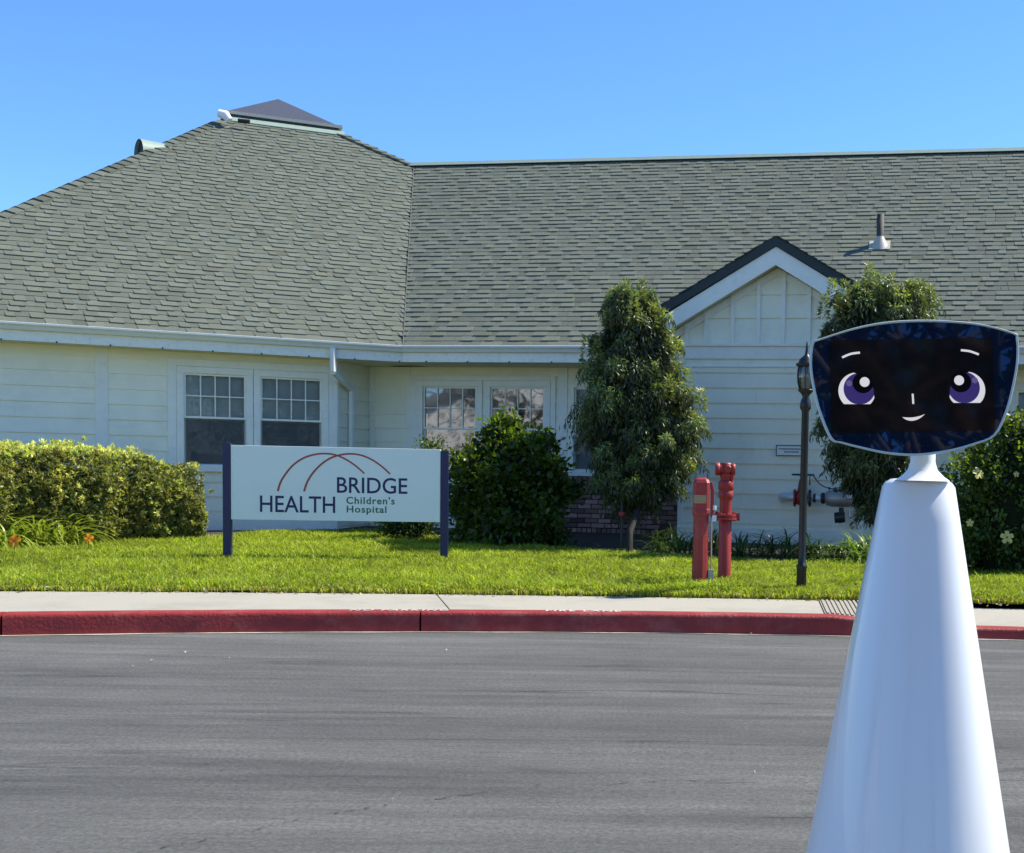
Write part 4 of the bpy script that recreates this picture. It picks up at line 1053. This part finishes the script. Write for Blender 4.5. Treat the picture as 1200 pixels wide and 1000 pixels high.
def circ(cx, cy, r, ymax=None, n=40, rx_=1.0):
    out = []
    for k in range(n):
        a = 2*pi*k/n; y = cy+r*sin(a); x = cx+r*rx_*cos(a)
        if ymax is not None and y > ymax: y = ymax
        out.append((x, y))
    return out
for (wx, wy, ix, iy, px_, py_, hx, hy, lx, ly, ym) in ((1004,458.5,1006.8,456,1011,449,1013,448,994.8,449.5,474), (1132.3,457.5,1129.2,454.5,1125.6,448,1123.6,446,1142,446,472.5)):
    flat(circ(wx, wy, 21.8, ym), -.0024, 'eye_white', mFWhite); flat(circ(ix, iy, 18.6, ym), -.0026, 'iris', mFPurple)
    sg = 1 if wx < 1070 else -1
    flat(circ(px_, py_, 12.2), -.0028, 'pupil', mFBlack); flat(circ(lx, ly, 3.6), -.0028, 'iris_glint', mFLilac); flat(circ(hx, hy, 5.8), -.0030, 'eye_glint', mFWhite)
    # lid: dark shade over the upper inner side of the eye
    lid = [(wx-sg*6, wy-22.5), (wx+sg*5, wy-24), (wx+sg*24, wy-18), (wx+sg*24, wy+8), (wx+sg*20, wy+8), (wx+sg*19.5, wy-2), (wx+sg*15, wy-11), (wx+sg*8, wy-17)]
    flat(lid, -.00275, 'eyelid', mDisp)
for br in ([(987,419),(997,414.8),(1008,413.2)], [(1126.5,410.3),(1137,411.6),(1147.5,415.4)]):
    P2 = smooth(br, 14); ribbon2(P2, lambda t: 2.6, lambda q: hp2(q[0], q[1], -.0024), 'eyebrow', mFWhite, disp)
ribbon2(np.array([(1069,461.8),(1069.3,467),(1069.6,473.8)]), lambda t: 2.3, lambda q: hp2(q[0], q[1], -.0024), 'nose', mFWhite, disp)
lo = smooth([(1056.5,489.2),(1061,492.3),(1068,493.6),(1076,491.2),(1083.3,485.6)], 14); hi = smooth([(1083.3,485.6),(1076,488.2),(1068,489.6),(1061,489.6),(1056.5,489.2)], 14)
flat([tuple(p) for p in lo]+[tuple(p) for p in hi[1:-1]], -.0024, 'mouth', mFWhite)

# ================================================================= PAINTED WORDS on curb top
def curb_text(s, px0, px1, z, name='painted_words'):
    V, Fs = text_mesh(s, .02, 1.25); a0, a1 = V[:,0].min(), V[:,0].max(); b0, b1 = V[:,1].min(), V[:,1].max()
    xa, xb = onz(px0, 717, .15)[0], onz(px1, 718, .15)[0]; mb = MB(); vs = []
    for v in V:
        x = xa+(v[0]-a0)/(a1-a0)*(xb-xa); t = (v[1]-b0)/(b1-b0); vs.append((x, curbY(x)+.052+.094*t, .1545))
    mb.add(vs, Fs); return mb.build(name, mWhitePaint, curb)
curb_text('NO PARKING', 407, 521, .15); curb_text('FIRE LANE', 639, 727, .15)

# ================================================================= VEGETATION
def unit(v): return v/np.maximum(np.linalg.norm(v, axis=1, keepdims=True), 1e-6)
def leaves(name, pos, d, L, wd, tint, m, parent, fold=.25, curl=.0):
    n = len(pos); d = unit(d); r = unit(rng.normal(size=(n, 3))); s = unit(np.cross(d, r)); nn = np.cross(s, d)
    L = np.broadcast_to(L, n)[:,None]; wd = np.broadcast_to(wd, n)[:,None]
    V = np.zeros((n, 4, 3)); V[:,0] = pos; V[:,1] = pos+d*L*.45+s*wd/2+nn*wd*fold; V[:,2] = pos+d*L+nn*L*curl; V[:,3] = pos+d*L*.45-s*wd/2+nn*wd*fold
    b = np.arange(n)[:,None]*4; Lo = (b+np.array([[0,1,2,0,2,3]])).ravel(); c = np.full(2*n, 3)
    T = np.repeat(np.concatenate([tint, np.ones((n,1))], 1)[:,None,:], 4, 1)
    return fast(name, V.reshape(-1,3), Lo, c, m, parent, loc=woff(parent) if parent is not None else (0,0,0), tint=T.reshape(-1,4))
def tints(n, lo, hi, warm=.1, base=None):
    l = rng.uniform(lo, hi, n); w1 = rng.uniform(-warm, warm, n); return np.stack([l*(1+w1), l, l*(1-w1)], 1)

# -- clipped hedge
hA = ground(-75, 646); hB = ground(228, 634)
ang = math.atan2(hB[1]-hA[1], hB[0]-hA[0]); HF = Frame(hA, math.degrees(ang)); HL = float(np.linalg.norm((hB-hA)[:2])); zg = float(hB[2])
H_ = empty('clipped_hedge', HF.P(HL/2, -.5, zg), 'long clipped yellow-green hedge along the left wall beside strappy plants', 'hedge')
HD = 1.15
zTop = [HF.pix(a, b, -.15)[1] for a, b in ((40, 530), (130, 530), (215, 547))]
def hedge_top(u):
    t = u/HL; return np.interp(t, [0, .55, .8, .93, 1.0], [zTop[0]+.0, zTop[1], zTop[1]-.06, zTop[2]-.04, zTop[2]-.38])-.02
def hedge_pt(n):
    u = rng.uniform(-.3, HL+.05, n); top = hedge_top(np.clip(u, 0, HL)); f = rng.random(n)
    P_ = np.zeros((n, 3)); N_ = np.zeros((n, 3))
    face = rng.choice(4, n, p=[.50, .34, .08, .08])    # front, top, right end, back
    h = top-zg; o = np.zeros(n); z = np.zeros(n); nn = np.zeros((n, 3))
    t = rng.random(n); bul = .05*np.sin(u*5)+.04*np.sin(u*11+2)
    m_ = face == 0; z[m_] = zg+.02+h[m_]*t[m_]; o[m_] = (.10*np.sin(t[m_]*pi)-.22*np.maximum(t[m_]-.72, 0)/.28*.6)+bul[m_]
    m_ = face == 1; o[m_] = -.06-(HD-.12)*t[m_]; z[m_] = top[m_]-.10*np.maximum(0, 1-t[m_]*5)**2+.02*np.sin(u[m_]*9)
    m_ = face == 2; o[m_] = -HD*t[m_]; z[m_] = zg+h[m_]*rng.random(m_.sum())*.9; u[m_] = HL+.03+.06*rng.random(m_.sum())
    m_ = face == 3; o[m_] = -HD; z[m_] = zg+h[m_]*t[m_]
    pos = HF.o+np.outer(u, HF.u)+np.outer(o, HF.n); pos[:,2] = z
    no = np.where((face == 0)[:,None], HF.n, 0)+np.where((face == 1)[:,None], [0,0,1.], 0)+np.where((face == 2)[:,None], HF.u, 0)+np.where((face == 3)[:,None], -HF.n, 0)
    return pos, no, face
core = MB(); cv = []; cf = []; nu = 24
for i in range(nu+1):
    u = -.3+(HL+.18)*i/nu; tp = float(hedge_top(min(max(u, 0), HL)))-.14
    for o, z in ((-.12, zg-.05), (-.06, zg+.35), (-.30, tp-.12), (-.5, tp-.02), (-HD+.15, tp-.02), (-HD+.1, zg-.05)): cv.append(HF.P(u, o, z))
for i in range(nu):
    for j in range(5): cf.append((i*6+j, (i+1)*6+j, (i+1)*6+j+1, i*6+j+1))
core.add(cv, cf); core.add(cv[-6:], [tuple(range(6))]); core.build('shade_core', mCore, H_)  # solid hull with the hedge's inner shade painted in
nc = 6000; P0, N0, fc = hedge_pt(nc)       # leaf whorls
k = 13; idx = np.repeat(np.arange(nc), k); out_amt = rng.normal(0, .035, nc)+np.where(rng.random(nc) < .07, .07, 0)
cpos = P0+N0*out_amt[:,None]
ld = unit(N0[idx]*.5+rng.normal(size=(nc*k, 3))*.75+np.array([0,0,.35])); pos = cpos[idx]+rng.normal(0, .012, (nc*k, 3))
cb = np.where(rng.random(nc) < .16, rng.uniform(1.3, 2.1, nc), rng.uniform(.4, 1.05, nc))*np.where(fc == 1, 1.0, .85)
cb = np.where(fc == 1, rng.uniform(1.1, 2.1, nc), cb); tn = cb[idx][:,None]*tints(nc*k, .75, 1.2, .08)  # top face tinted brighter than the front: sunlight painted into the leaves
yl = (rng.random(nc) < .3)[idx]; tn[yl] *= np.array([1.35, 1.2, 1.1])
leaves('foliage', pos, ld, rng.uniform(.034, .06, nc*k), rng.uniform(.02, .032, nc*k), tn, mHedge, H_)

# -- drooping fine-leaved trees
def weeping_tree(name, label, profile, Yc, depth, trunk_px, seed, nclump=430, group=None, kk=230, shoots=None):
    global rng
    rng = np.random.default_rng(seed)
    base = ground(*trunk_px); T = empty(name, base, label, 'tree', group)
    top = profile[0]; 
    pys = np.array([p[0] for p in profile], float); lf = np.array([p[1] for p in profile], float); rt = np.array([p[2] for p in profile], float)
    tb = MB(); cx_ = np.interp(np.linspace(pys[-1], pys[0]+25, 6), pys, (lf+rt)/2); hy = np.linspace(pys[-1], pys[0]+25, 6)
    pth = [base+np.array([0,0,-.1]), base+np.array([.01,0,.3])]+[at(a, b, Yc) for a, b in zip(cx_, hy)]; 
    tb.tube(pth, list(np.linspace(.042, .012, len(pth))), 9)
    for _ in range(26):
        py = rng.uniform(pys[1]+20, pys[-1]-5); c = at(np.interp(py, pys, (lf+rt)/2), py, Yc); wd = (np.interp(py, pys, rt)-np.interp(py, pys, lf))/2*Yc/F; a = rng.uniform(0, 2*pi)
        e = c+np.array([cos(a)*wd*.7, sin(a)*wd*.6, .15]); tb.tube([c-np.array([0,0,.1]), (c+e)/2+np.array([0,0,.03]), e], [.018, .012, .006], 5)
    tb.build('trunk', mBark, T)
    # clump tips on the crown surface
    n = int(nclump*.50); wts = (rt-lf)+20; py = np.interp(rng.random(n), np.concatenate([[0], np.cumsum((wts[1:]+wts[:-1])/2*np.diff(pys))])/np.sum((wts[1:]+wts[:-1])/2*np.diff(pys)), pys)
    th = rng.uniform(0, 2*pi, n); fr = rng.uniform(.3, 1.0, n)**.45*.92+rng.normal(0, .07, n)
    L_, R_ = np.interp(py, pys, lf), np.interp(py, pys, rt); mx_ = (L_+R_)/2; hw_ = (R_-L_)/2
    lump = 1+.16*np.sin(th*3+py*.06)+.12*np.sin(py*.13+th)
    dy = np.sin(th)*fr*hw_*lump*Yc/F*depth; pxx = mx_+np.cos(th)*fr*hw_*np.minimum(lump, 1.04)
    C_ = np.stack([at(a, b, Yc+c) for a, b, c in zip(pxx, py, dy)])
    ks = rng.integers(int(kk*.6), int(kk*1.2), n); idx = np.repeat(np.arange(n), ks); m_ = len(idx)
    rad_ = rng.uniform(.11, .21, n)*np.where(rng.random(n) < .2, 1.2, 1)
    a = rng.uniform(0, 2*pi, m_); el = np.arccos(rng.uniform(-.1, 1, m_)); dirs = np.stack([np.sin(el)*np.cos(a), np.sin(el)*np.sin(a), np.cos(el)], 1)
    along = rng.random(m_)**.7      # how far down the drooping shoot
    rr = rad_[idx]*(.35+.65*along)
    pos = C_[idx]+dirs*rr[:,None]*np.array([.85,.85,.7])+np.array([0,0,-1.])*(along*rad_[idx]*1.15)[:,None]
    ld = unit(dirs*.55*(1-along)[:,None]+np.array([0,0,-.9])*(.35+along)[:,None]+rng.normal(size=(m_, 3))*.35)
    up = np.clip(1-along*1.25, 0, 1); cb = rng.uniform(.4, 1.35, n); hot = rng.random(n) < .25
    tn = tints(m_, .7, 1.15, .06)*cb[idx][:,None]*(.55+1.5*up)[:,None]; yl = (up > .55) & hot[idx]; tn[yl] *= np.array([2.1, 1.8, .9])  # upper leaves tinted lighter for top light, some tips also yellow-green
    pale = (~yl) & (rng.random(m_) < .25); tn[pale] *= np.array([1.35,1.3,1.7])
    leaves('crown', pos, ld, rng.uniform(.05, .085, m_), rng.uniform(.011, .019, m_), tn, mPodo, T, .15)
    if shoots:
        P0 = []; D0 = []; T0 = []
        for (sx, sy, ln) in shoots:
            tip = at(sx, sy-5, Yc-rng.uniform(.05, .45)); nn_ = int(105*ln/20); t = rng.random(nn_); hh = ln*Yc/F
            a = rng.uniform(0, 2*pi, nn_); rr = .02+.075*t
            P0.append(tip+np.stack([np.cos(a)*rr*.4, np.sin(a)*rr*.4, -t*hh], 1)); D0.append(np.stack([np.cos(a), np.sin(a), .9-1.5*t+rng.normal(0, .2, nn_)], 1))
            c = rng.uniform(1.3, 2.3)*(1.15-.6*t); T0.append(np.stack([c*1.15, c, c*.75], 1))  # shoot leaves lighter towards the tip
        P0 = np.concatenate(P0); leaves('upright_shoots', P0, np.concatenate(D0), rng.uniform(.05, .085, len(P0)), rng.uniform(.012, .02, len(P0)), np.concatenate(T0), mPodo, T, .15)
    # inner foliage, crown shade painted in as a darker tint
    n2 = nclump*60; py = rng.uniform(pys[0]+22, pys[-1]-2, n2); L_, R_ = np.interp(py, pys, lf), np.interp(py, pys, rt); f2 = np.sqrt(rng.random(n2))*.74; th = rng.uniform(0, 2*pi, n2)
    X = (L_+R_)/2+np.cos(th)*f2*(R_-L_)/2; D = np.sin(th)*f2*(R_-L_)/2*Yc/F*depth
    r0 = np.array([ray(a, b) for a, b in zip(X, py)]); pos = CAM+r0*(Yc+D)[:,None]
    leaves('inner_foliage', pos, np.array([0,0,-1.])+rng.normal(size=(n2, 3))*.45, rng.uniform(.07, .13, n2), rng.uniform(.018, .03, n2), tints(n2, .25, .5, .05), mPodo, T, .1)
    return T
weeping_tree('weeping_tree', 'bushy drooping evergreen tree standing left of the white gable',
    [(335,716,762),(352,706,772),(370,700,786),(385,696,794),(400,690,797),(420,684,800),(445,676,806),(470,672,826),(500,672,832),(525,676,826),(545,688,815),(560,698,806),(578,712,790),(592,728,772)], 15.0, .8, (737, 652), 21, 520,
    shoots=[(733,333,30),(752,333,34),(722,352,26),(743,350,30),(765,360,28),(774,368,26),(712,368,22),(786,392,26),(687,400,30),(700,404,22),(794,412,24),(757,396,30),(738,400,26),(723,424,24),(768,430,30),(784,446,28),(806,438,26),(795,470,24),(822,462,22),(752,440,26),(705,452,20),(735,470,22),(812,486,22),(775,490,22),(690,480,20)])
weeping_tree('weeping_tree', 'drooping evergreen tree right of the gable, mostly hidden by robot head',
    [(319,1006,1030),(332,985,1090),(345,972,1096),(360,966,1099),(380,958,1100),(410,954,1100),(440,950,1100),(475,956,1096),(505,966,1090),(530,968,1080),(550,975,1075),(575,990,1062),(598,1004,1045)], 14.6, .7, (1036, 655), 22, 520,
    shoots=[(1018,316,30),(1045,326,26),(1030,340,26),(1078,334,28),(1090,340,26),(1066,336,24),(976,334,28),(990,336,26),(1003,342,22),(966,352,24),(984,358,22),(1050,352,22)])

# -- hibiscus
def shrub(name, label, profile, Yc, depth, base_px, seed, n=420, k=40, leaf=(.05,.085), group=None, dens=1.0, lit=1.0):
    global rng
    rng = np.random.default_rng(seed); bb = at(base_px[0], base_px[1]-20, Yc); base = np.array([bb[0], bb[1], float(gz(bb[0], bb[1]))]); T = empty(name, base, label, 'bush', group)
    pys = np.array([p[0] for p in profile], float); lf = np.array([p[1] for p in profile], float); rt = np.array([p[2] for p in profile], float)
    tb = MB()
    for _ in range(16):
        py = rng.uniform(pys[0]+6, pys[-1]-30); px = rng.uniform(np.interp(py, pys, lf)+8, np.interp(py, pys, rt)-8); e = at(px, py, Yc+rng.uniform(-.25, .25)); s0 = base+np.array([rng.uniform(-.15,.15), rng.uniform(-.1,.1), -.05]); tb.tube([s0, s0*.45+e*.55+np.array([0,0,.12]), e], [.02, .013, .004], 5)
    tb.build('branches', mTwig, T)
    wts = (rt-lf)+10; cdf = np.concatenate([[0], np.cumsum((wts[1:]+wts[:-1])/2*np.diff(pys))]); cdf /= cdf[-1]
    py = np.interp(rng.random(n), cdf, pys); L_, R_ = np.interp(py, pys, lf), np.interp(py, pys, rt); th = rng.uniform(0, 2*pi, n); fr = rng.random(n)**.35*(.90+.16*np.sin(th*2+py*.09)+.10*np.sin(py*.21))
    hw_ = (R_-L_)/2; X = (L_+R_)/2+np.cos(th)*fr*hw_; D = np.sin(th)*fr*np.minimum(hw_*Yc/F, .7)*depth
    C_ = np.stack([at(a, b, Yc+c) for a, b, c in zip(X, py, D)]); idx = np.repeat(np.arange(n), k); m_ = n*k
    pos = C_[idx]+rng.normal(0, .065, (m_, 3)); od = unit(C_-(at((lf.mean()+rt.mean())/2, pys.mean()+30, Yc)))
    ld = unit(od[idx]*.5+rng.normal(size=(m_, 3))*.7+np.array([0,0,-.1])); cb = rng.uniform(.5, 1.4, n)
    tn = tints(m_, .6, 1.3, .1)*cb[idx][:,None]
    leaves('foliage', pos, ld, rng.uniform(leaf[0], leaf[1], m_), rng.uniform(leaf[0]*.55, leaf[1]*.6, m_), tn, mHibis, T, .18, .1)
    # solid core hull, painted near-black for interior shade
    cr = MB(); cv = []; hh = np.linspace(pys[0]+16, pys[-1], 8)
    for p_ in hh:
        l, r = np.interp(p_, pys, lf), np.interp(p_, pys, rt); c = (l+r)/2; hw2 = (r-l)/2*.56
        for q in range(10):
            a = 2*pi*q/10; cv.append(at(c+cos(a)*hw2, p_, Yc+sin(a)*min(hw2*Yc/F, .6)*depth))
    cr.add(cv, [(i*10+q, i*10+(q+1)%10, (i+1)*10+(q+1)%10, (i+1)*10+q) for i in range(7) for q in range(10)], True); cr.add(cv[:10], [tuple(range(10))]); cr.build('shade_core', mCore, T)
    return T
def flower(parent, px, py, Y, r, m, facing=(0,-1,.25)):
    c = at(px, py, Y); f = np.array(facing, float); f /= np.linalg.norm(f); x = np.cross(f, [0,0,1]); x /= np.linalg.norm(x); y = np.cross(x, f)
    mb = MB(); tint = []
    for k in range(5):
        a = 2*pi*k/5+.3; d1 = x*cos(a)+y*sin(a); d2 = -x*sin(a)+y*cos(a)
        pts = [c, c+d1*r*.45+d2*r*.32+f*r*.22, c+d1*r*.95+d2*r*.34+f*r*.12, c+d1*r*1.05+f*r*.02, c+d1*r*.95-d2*r*.34+f*r*.12, c+d1*r*.45-d2*r*.32+f*r*.22, c+d1*r*.6+f*r*.1]
        mb.add(pts, [(0,1,6),(1,2,6),(2,3,6),(3,4,6),(4,5,6),(5,0,6)], True)
    fo = mb.build('flower', m, parent, tint=[(1,1,1,1)]*len(mb.v))
    mb = MB(); mb.tube([c+f*.0, c+f*r*.55], [r*.14, r*.05], 6); mb.build('flower_centre', mFlowerEye, fo)
shrub('hibiscus_bush', 'dark glossy hibiscus bush in front of the recessed windows, right of the sign',
    [(497,584,606),(508,574,622),(518,562,652),(530,528,660),(545,524,667),(565,524,668),(590,526,668),(615,524,664),(640,522,668)], 15.3, .85, (600, 648), 31, 520, 30, leaf=(.06,.11))
hb = shrub('hibiscus_bush', 'hibiscus bush with pale yellow flowers behind the robot at the right edge',
    [(486,1196,1260),(497,1176,1280),(515,1150,1290),(530,1118,1295),(548,1098,1300),(570,1092,1300),(600,1094,1300),(640,1098,1300),(675,1096,1300)], 12.9, .85, (1180, 682), 32, 620, 34, leaf=(.045,.075))
flower(hb, 1146, 555, 12.35, .065, mYellow, (.5,-1,.5)); flower(hb, 1180, 630, 12.25, .068, mYellow); flower(hb, 1136.5, 613, 12.3, .038, mYellow, (-.2,-1,.1)); flower(hb, 1168, 560, 12.35, .04, mYellow, (.9,-.6,.2)); flower(hb, 1191, 556, 12.4, .03, mYellow)
# low foliage peeping over and under the sign
shrub('low_shrub', 'small low shrub in shade directly behind right half of the sign', [(521,492,518),(532,486,524),(560,470,526),(600,440,526),(626,430,526)], 15.9, .7, (480, 630), 33, 170, 26, leaf=(.03,.06))

# -- strap-leaved clumps
strap_meshes = {}
def strap_protos(kind, m, L, wd, tone):
    out_ = []
    for k in range(6):
        mb = MB(); n = 7; vs = []; r = random.uniform(.8, 1.2)
        for i in range(n+1):
            t = i/n; ww = wd*(1-t**2.2)*(.6+.4*min(1, t*6))/2; xx = L*(.08*t+.62*t*t)*r; zz = L*(1.15*t-.80*t*t*r)
            vs += [(xx, -ww, zz+.15*ww), (xx, 0, zz-.2*ww), (xx, ww, zz+.15*ww)]
        fs = []
        for i in range(n): fs += [(3*i, 3*i+1, 3*i+4, 3*i+3), (3*i+1, 3*i+2, 3*i+5, 3*i+4)]
        mb.add(vs, fs, True); me = bpy.data.meshes.new('leaf'); me.from_pydata(mb.v, [], mb.f); me.materials.append(m); me.polygons.foreach_set('use_smooth', mb.sm)
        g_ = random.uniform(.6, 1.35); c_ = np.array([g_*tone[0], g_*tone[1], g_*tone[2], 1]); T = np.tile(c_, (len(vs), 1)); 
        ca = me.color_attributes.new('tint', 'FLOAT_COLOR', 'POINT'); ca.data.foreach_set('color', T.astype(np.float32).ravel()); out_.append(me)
    strap_meshes[kind] = out_
strap_protos('lit', mStrap, .52, .020, (1.35, 1.25, .8)); strap_protos('dark', mStrap, .55, .018, (.26,.36,.30)); strap_protos('broad', mStrap, .60, .03, (.9, 1.0, .9))  # lit and dark tints paint sun and shade into one leaf material
def clump(px, py, kind, n, sc_, label, group, back=0):
    b = ground(px, py); b[1] += back; b[2] = gz(b[0], b[1]); T = empty('strap_leaf_plant', b, label, 'plant', group)
    for i in range(n):
        o = bpy.data.objects.new('leaf', random.choice(strap_meshes[kind])); COL.objects.link(o); o.parent = T
        o.location = (random.uniform(-.09,.09)*sc_, random.uniform(-.09,.09)*sc_, random.uniform(-.02,.01)); o.rotation_euler = (random.uniform(-.2,.2), random.uniform(-.35,.95), random.uniform(0, 2*pi)); s2 = sc_*random.uniform(.65, 1.1); o.scale = (s2, s2, s2)
    return T
random.seed(5)
gA = 'strappy plants in front of the hedge'
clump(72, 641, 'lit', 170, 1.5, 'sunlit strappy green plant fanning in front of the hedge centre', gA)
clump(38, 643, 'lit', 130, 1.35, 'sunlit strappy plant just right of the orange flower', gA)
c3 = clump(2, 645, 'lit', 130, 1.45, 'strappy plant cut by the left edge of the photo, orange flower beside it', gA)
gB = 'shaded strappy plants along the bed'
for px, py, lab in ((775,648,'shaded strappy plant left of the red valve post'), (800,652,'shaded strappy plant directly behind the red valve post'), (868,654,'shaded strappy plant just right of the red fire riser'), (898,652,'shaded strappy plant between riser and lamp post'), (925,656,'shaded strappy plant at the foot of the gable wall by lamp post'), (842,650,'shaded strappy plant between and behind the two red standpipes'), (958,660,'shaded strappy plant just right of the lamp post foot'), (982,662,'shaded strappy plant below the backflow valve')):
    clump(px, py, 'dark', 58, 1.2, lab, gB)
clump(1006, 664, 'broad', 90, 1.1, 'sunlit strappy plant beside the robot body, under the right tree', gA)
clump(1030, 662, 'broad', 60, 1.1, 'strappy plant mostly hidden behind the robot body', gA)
def loose_flower(px, py, r, label, facing=(0,-1,.4)):
    b = ground(px, py+16); T = empty('orange_flower', b, label, 'flower', 'orange flowers by the hedge'); p = at(px, py, b[1]-.1)
    mb = MB(); mb.tube([b, p], .005, 5); mb.build('stalk', mHedge, T, tint=[(.6,.8,.6,1)]*len(mb.v)); flower(T, px, py, float(b[1])-.12, r, mOrange, facing)
loose_flower(17, 634, .07, 'large orange flower low at the left edge below the strappy plants'); loose_flower(104, 631, .05, 'orange flower at the right tips of the strappy plant', (.6,-1,.2)); loose_flower(100, 597, .028, 'tiny orange flower against the hedge front', (0,-1,.6))
# dry leaves on the lawn edge and road
n = 420; x = rng.uniform(-8, 3.2, n); y = np.where(rng.random(n) < .72, 10.37-(x-RX)**2/80+rng.uniform(-.12, .03, n), bedY(x)+rng.uniform(.0, 1.2, n)); z = np.where(y < 10.37-(x-RX)**2/80, .158, gz(x, y)+.03)
pos = np.stack([x, y, z], 1); ld = rng.normal(size=(n, 3))*np.array([1,1,.15])
lt = leaves('leaf_litter', pos, ld, rng.uniform(.02, .05, n), rng.uniform(.015, .03, n), tints(n, .5, 1.3, .1), mDry, None); tag(lt, 'scattered dry leaf litter along the grass edge and bed', 'leaf litter', kind='stuff')
for i, (px, py) in enumerate(((217,765.5),(155,782),(178,775),(268,772.5),(523,763),(765,749.5),(461,939),(884,907),(880,743.5),(391,740))):
    p = onz(px, py, .004); mb = MB(); r = random.uniform(.6, 1.0)*(.013 if py < 800 else .007); a = random.uniform(0, 3); pts = [(p[0]+r*cos(a+t)*(1 if j % 2 else .6), p[1]+r*sin(a+t)*(1 if j % 2 else .7), .006+.006*(j % 3)) for j, t in enumerate(np.linspace(0, 2*pi, 7)[:-1])]
    mb.add(pts+[(p[0], p[1], .016)], [(j, (j+1)%6, 6) for j in range(6)]); o = mb.build('fallen_leaf', mDry, None, loc=(p[0], p[1], 0), tint=[(1.1,1.1,1.2,1)]*7)
    tag(o, ('pale leaf scrap, middle one of three on the asphalt left of the sign', 'pale leaf scrap, lowest of three on the asphalt left of the sign', 'pale leaf scrap, between the two others left of the sign', 'pale leaf scrap on the asphalt straight below the left sign post',
        'pale leaf scrap on the asphalt straight below the right sign post', 'pale leaf scrap at the curb foot below the centre tree', 'pale leaf scrap alone in the lower middle of the road', 'pale leaf scrap on the road left of the robot body', 'pale leaf scrap at the curb foot below the lamp post', 'pale leaf scrap at the curb foot below the sign lettering')[i], 'leaf', 'pale leaf scraps on the road')

# ================================================================= ACROSS THE ROAD (behind the viewpoint; seen only as reflections)
nb = empty('neighbour_house', (-24, -24, 0), 'plain white house across the road, seen only as window reflection', 'house')
NF = Frame((-23, -21), 135)      # gable front turned to the north-east
mb = MB(); mb.prism([NF.P(-7, 0, 0), NF.P(7, 0, 0), NF.P(7, 0, 3.6), NF.P(0, 0, 6.4), NF.P(-7, 0, 3.6)], -NF.n*8); mb.build('wall', mNeighbour, nb)
for a, b in ((7.4, 0), (-7.4, 0)):
    mb = MB(); mb.prism([NF.P(a, .4, 3.45), NF.P(0, .4, 6.42), NF.P(0, .4, 6.6), NF.P(a, .4, 3.6)], -NF.n*9); mb.build('roof', mNeighRoof, nb)
mb = MB(); mb.fbox(NF, -3.2, -1.4, .03, -.02, .9, 2.2); mb.fbox(NF, 1.4, 3.2, .03, -.02, .9, 2.2); mb.build('window', mBlack, nb)
def big_tree(x, y, h, r, seed, label, nl=9000, limbs=9, lean=0):
    global rng
    rng = np.random.default_rng(seed); T = empty('street_tree', (x, y, 0), label, 'tree', 'trees across the road')
    tb = MB(); tips = []
    tb.tube([(x, y, -.1), (x+.1+lean*.3, y, h*.25), (x-.1+lean, y, h*.5)], [.32, .25, .18], 10); st = np.array([x-.1+lean, y, h*.5])
    for i in range(limbs):
        a = 2*pi*i/limbs+rng.uniform(-.3,.3); s0 = st-np.array([0,0,rng.uniform(0, h*.2)]); e = st+np.array([cos(a)*r*.8, sin(a)*r*.8, h*rng.uniform(.12,.5)]); m_ = (s0+e)/2+rng.normal(0, r*.12, 3)
        tb.tube([s0, (s0+m_)/2+rng.normal(0,.1,3), m_, e], [.13, .09, .06, .02], 6); tips += [m_, e]
        for _ in range(4):
            e2 = m_+rng.normal(0, r*.38, 3); tb.tube([m_, (m_+e2)/2+rng.normal(0,.15,3), e2], [.045, .03, .01], 5); tips.append(e2)
    tb.build('trunk', mBark2 if x > -5 and y > -12 else mBark, T)
    tips = np.array(tips); idx = rng.integers(0, len(tips), nl); pos = tips[idx]+rng.normal(0, r*.14, (nl, 3))
    leaves('crown', pos, rng.normal(size=(nl, 3))+np.array([0,0,-.5]), rng.uniform(.15, .3, nl), rng.uniform(.06, .12, nl), tints(nl, .6, 1.2, .1), mDarkLeaf, T, .2)
big_tree(-.6, -7.5, 6.5, 3.4, 41, 'spreading tree behind the viewpoint reflected in the robot screen', 1300, 20, .4)
big_tree(3.4, -10, 8, 3.4, 42, 'taller tree behind the viewpoint, right of the spreading one', 2600, 16)
big_tree(14, -16, 8, 4.5, 43, 'dense tree across the road reflected in the wing windows', 16000)
big_tree(20, -13, 8, 4.5, 44, 'second dense tree across the road beyond the first', 16000)
big_tree(-18.6, -11, 6.2, 4.2, 45, 'tree across the road in front of the white house', 1900)
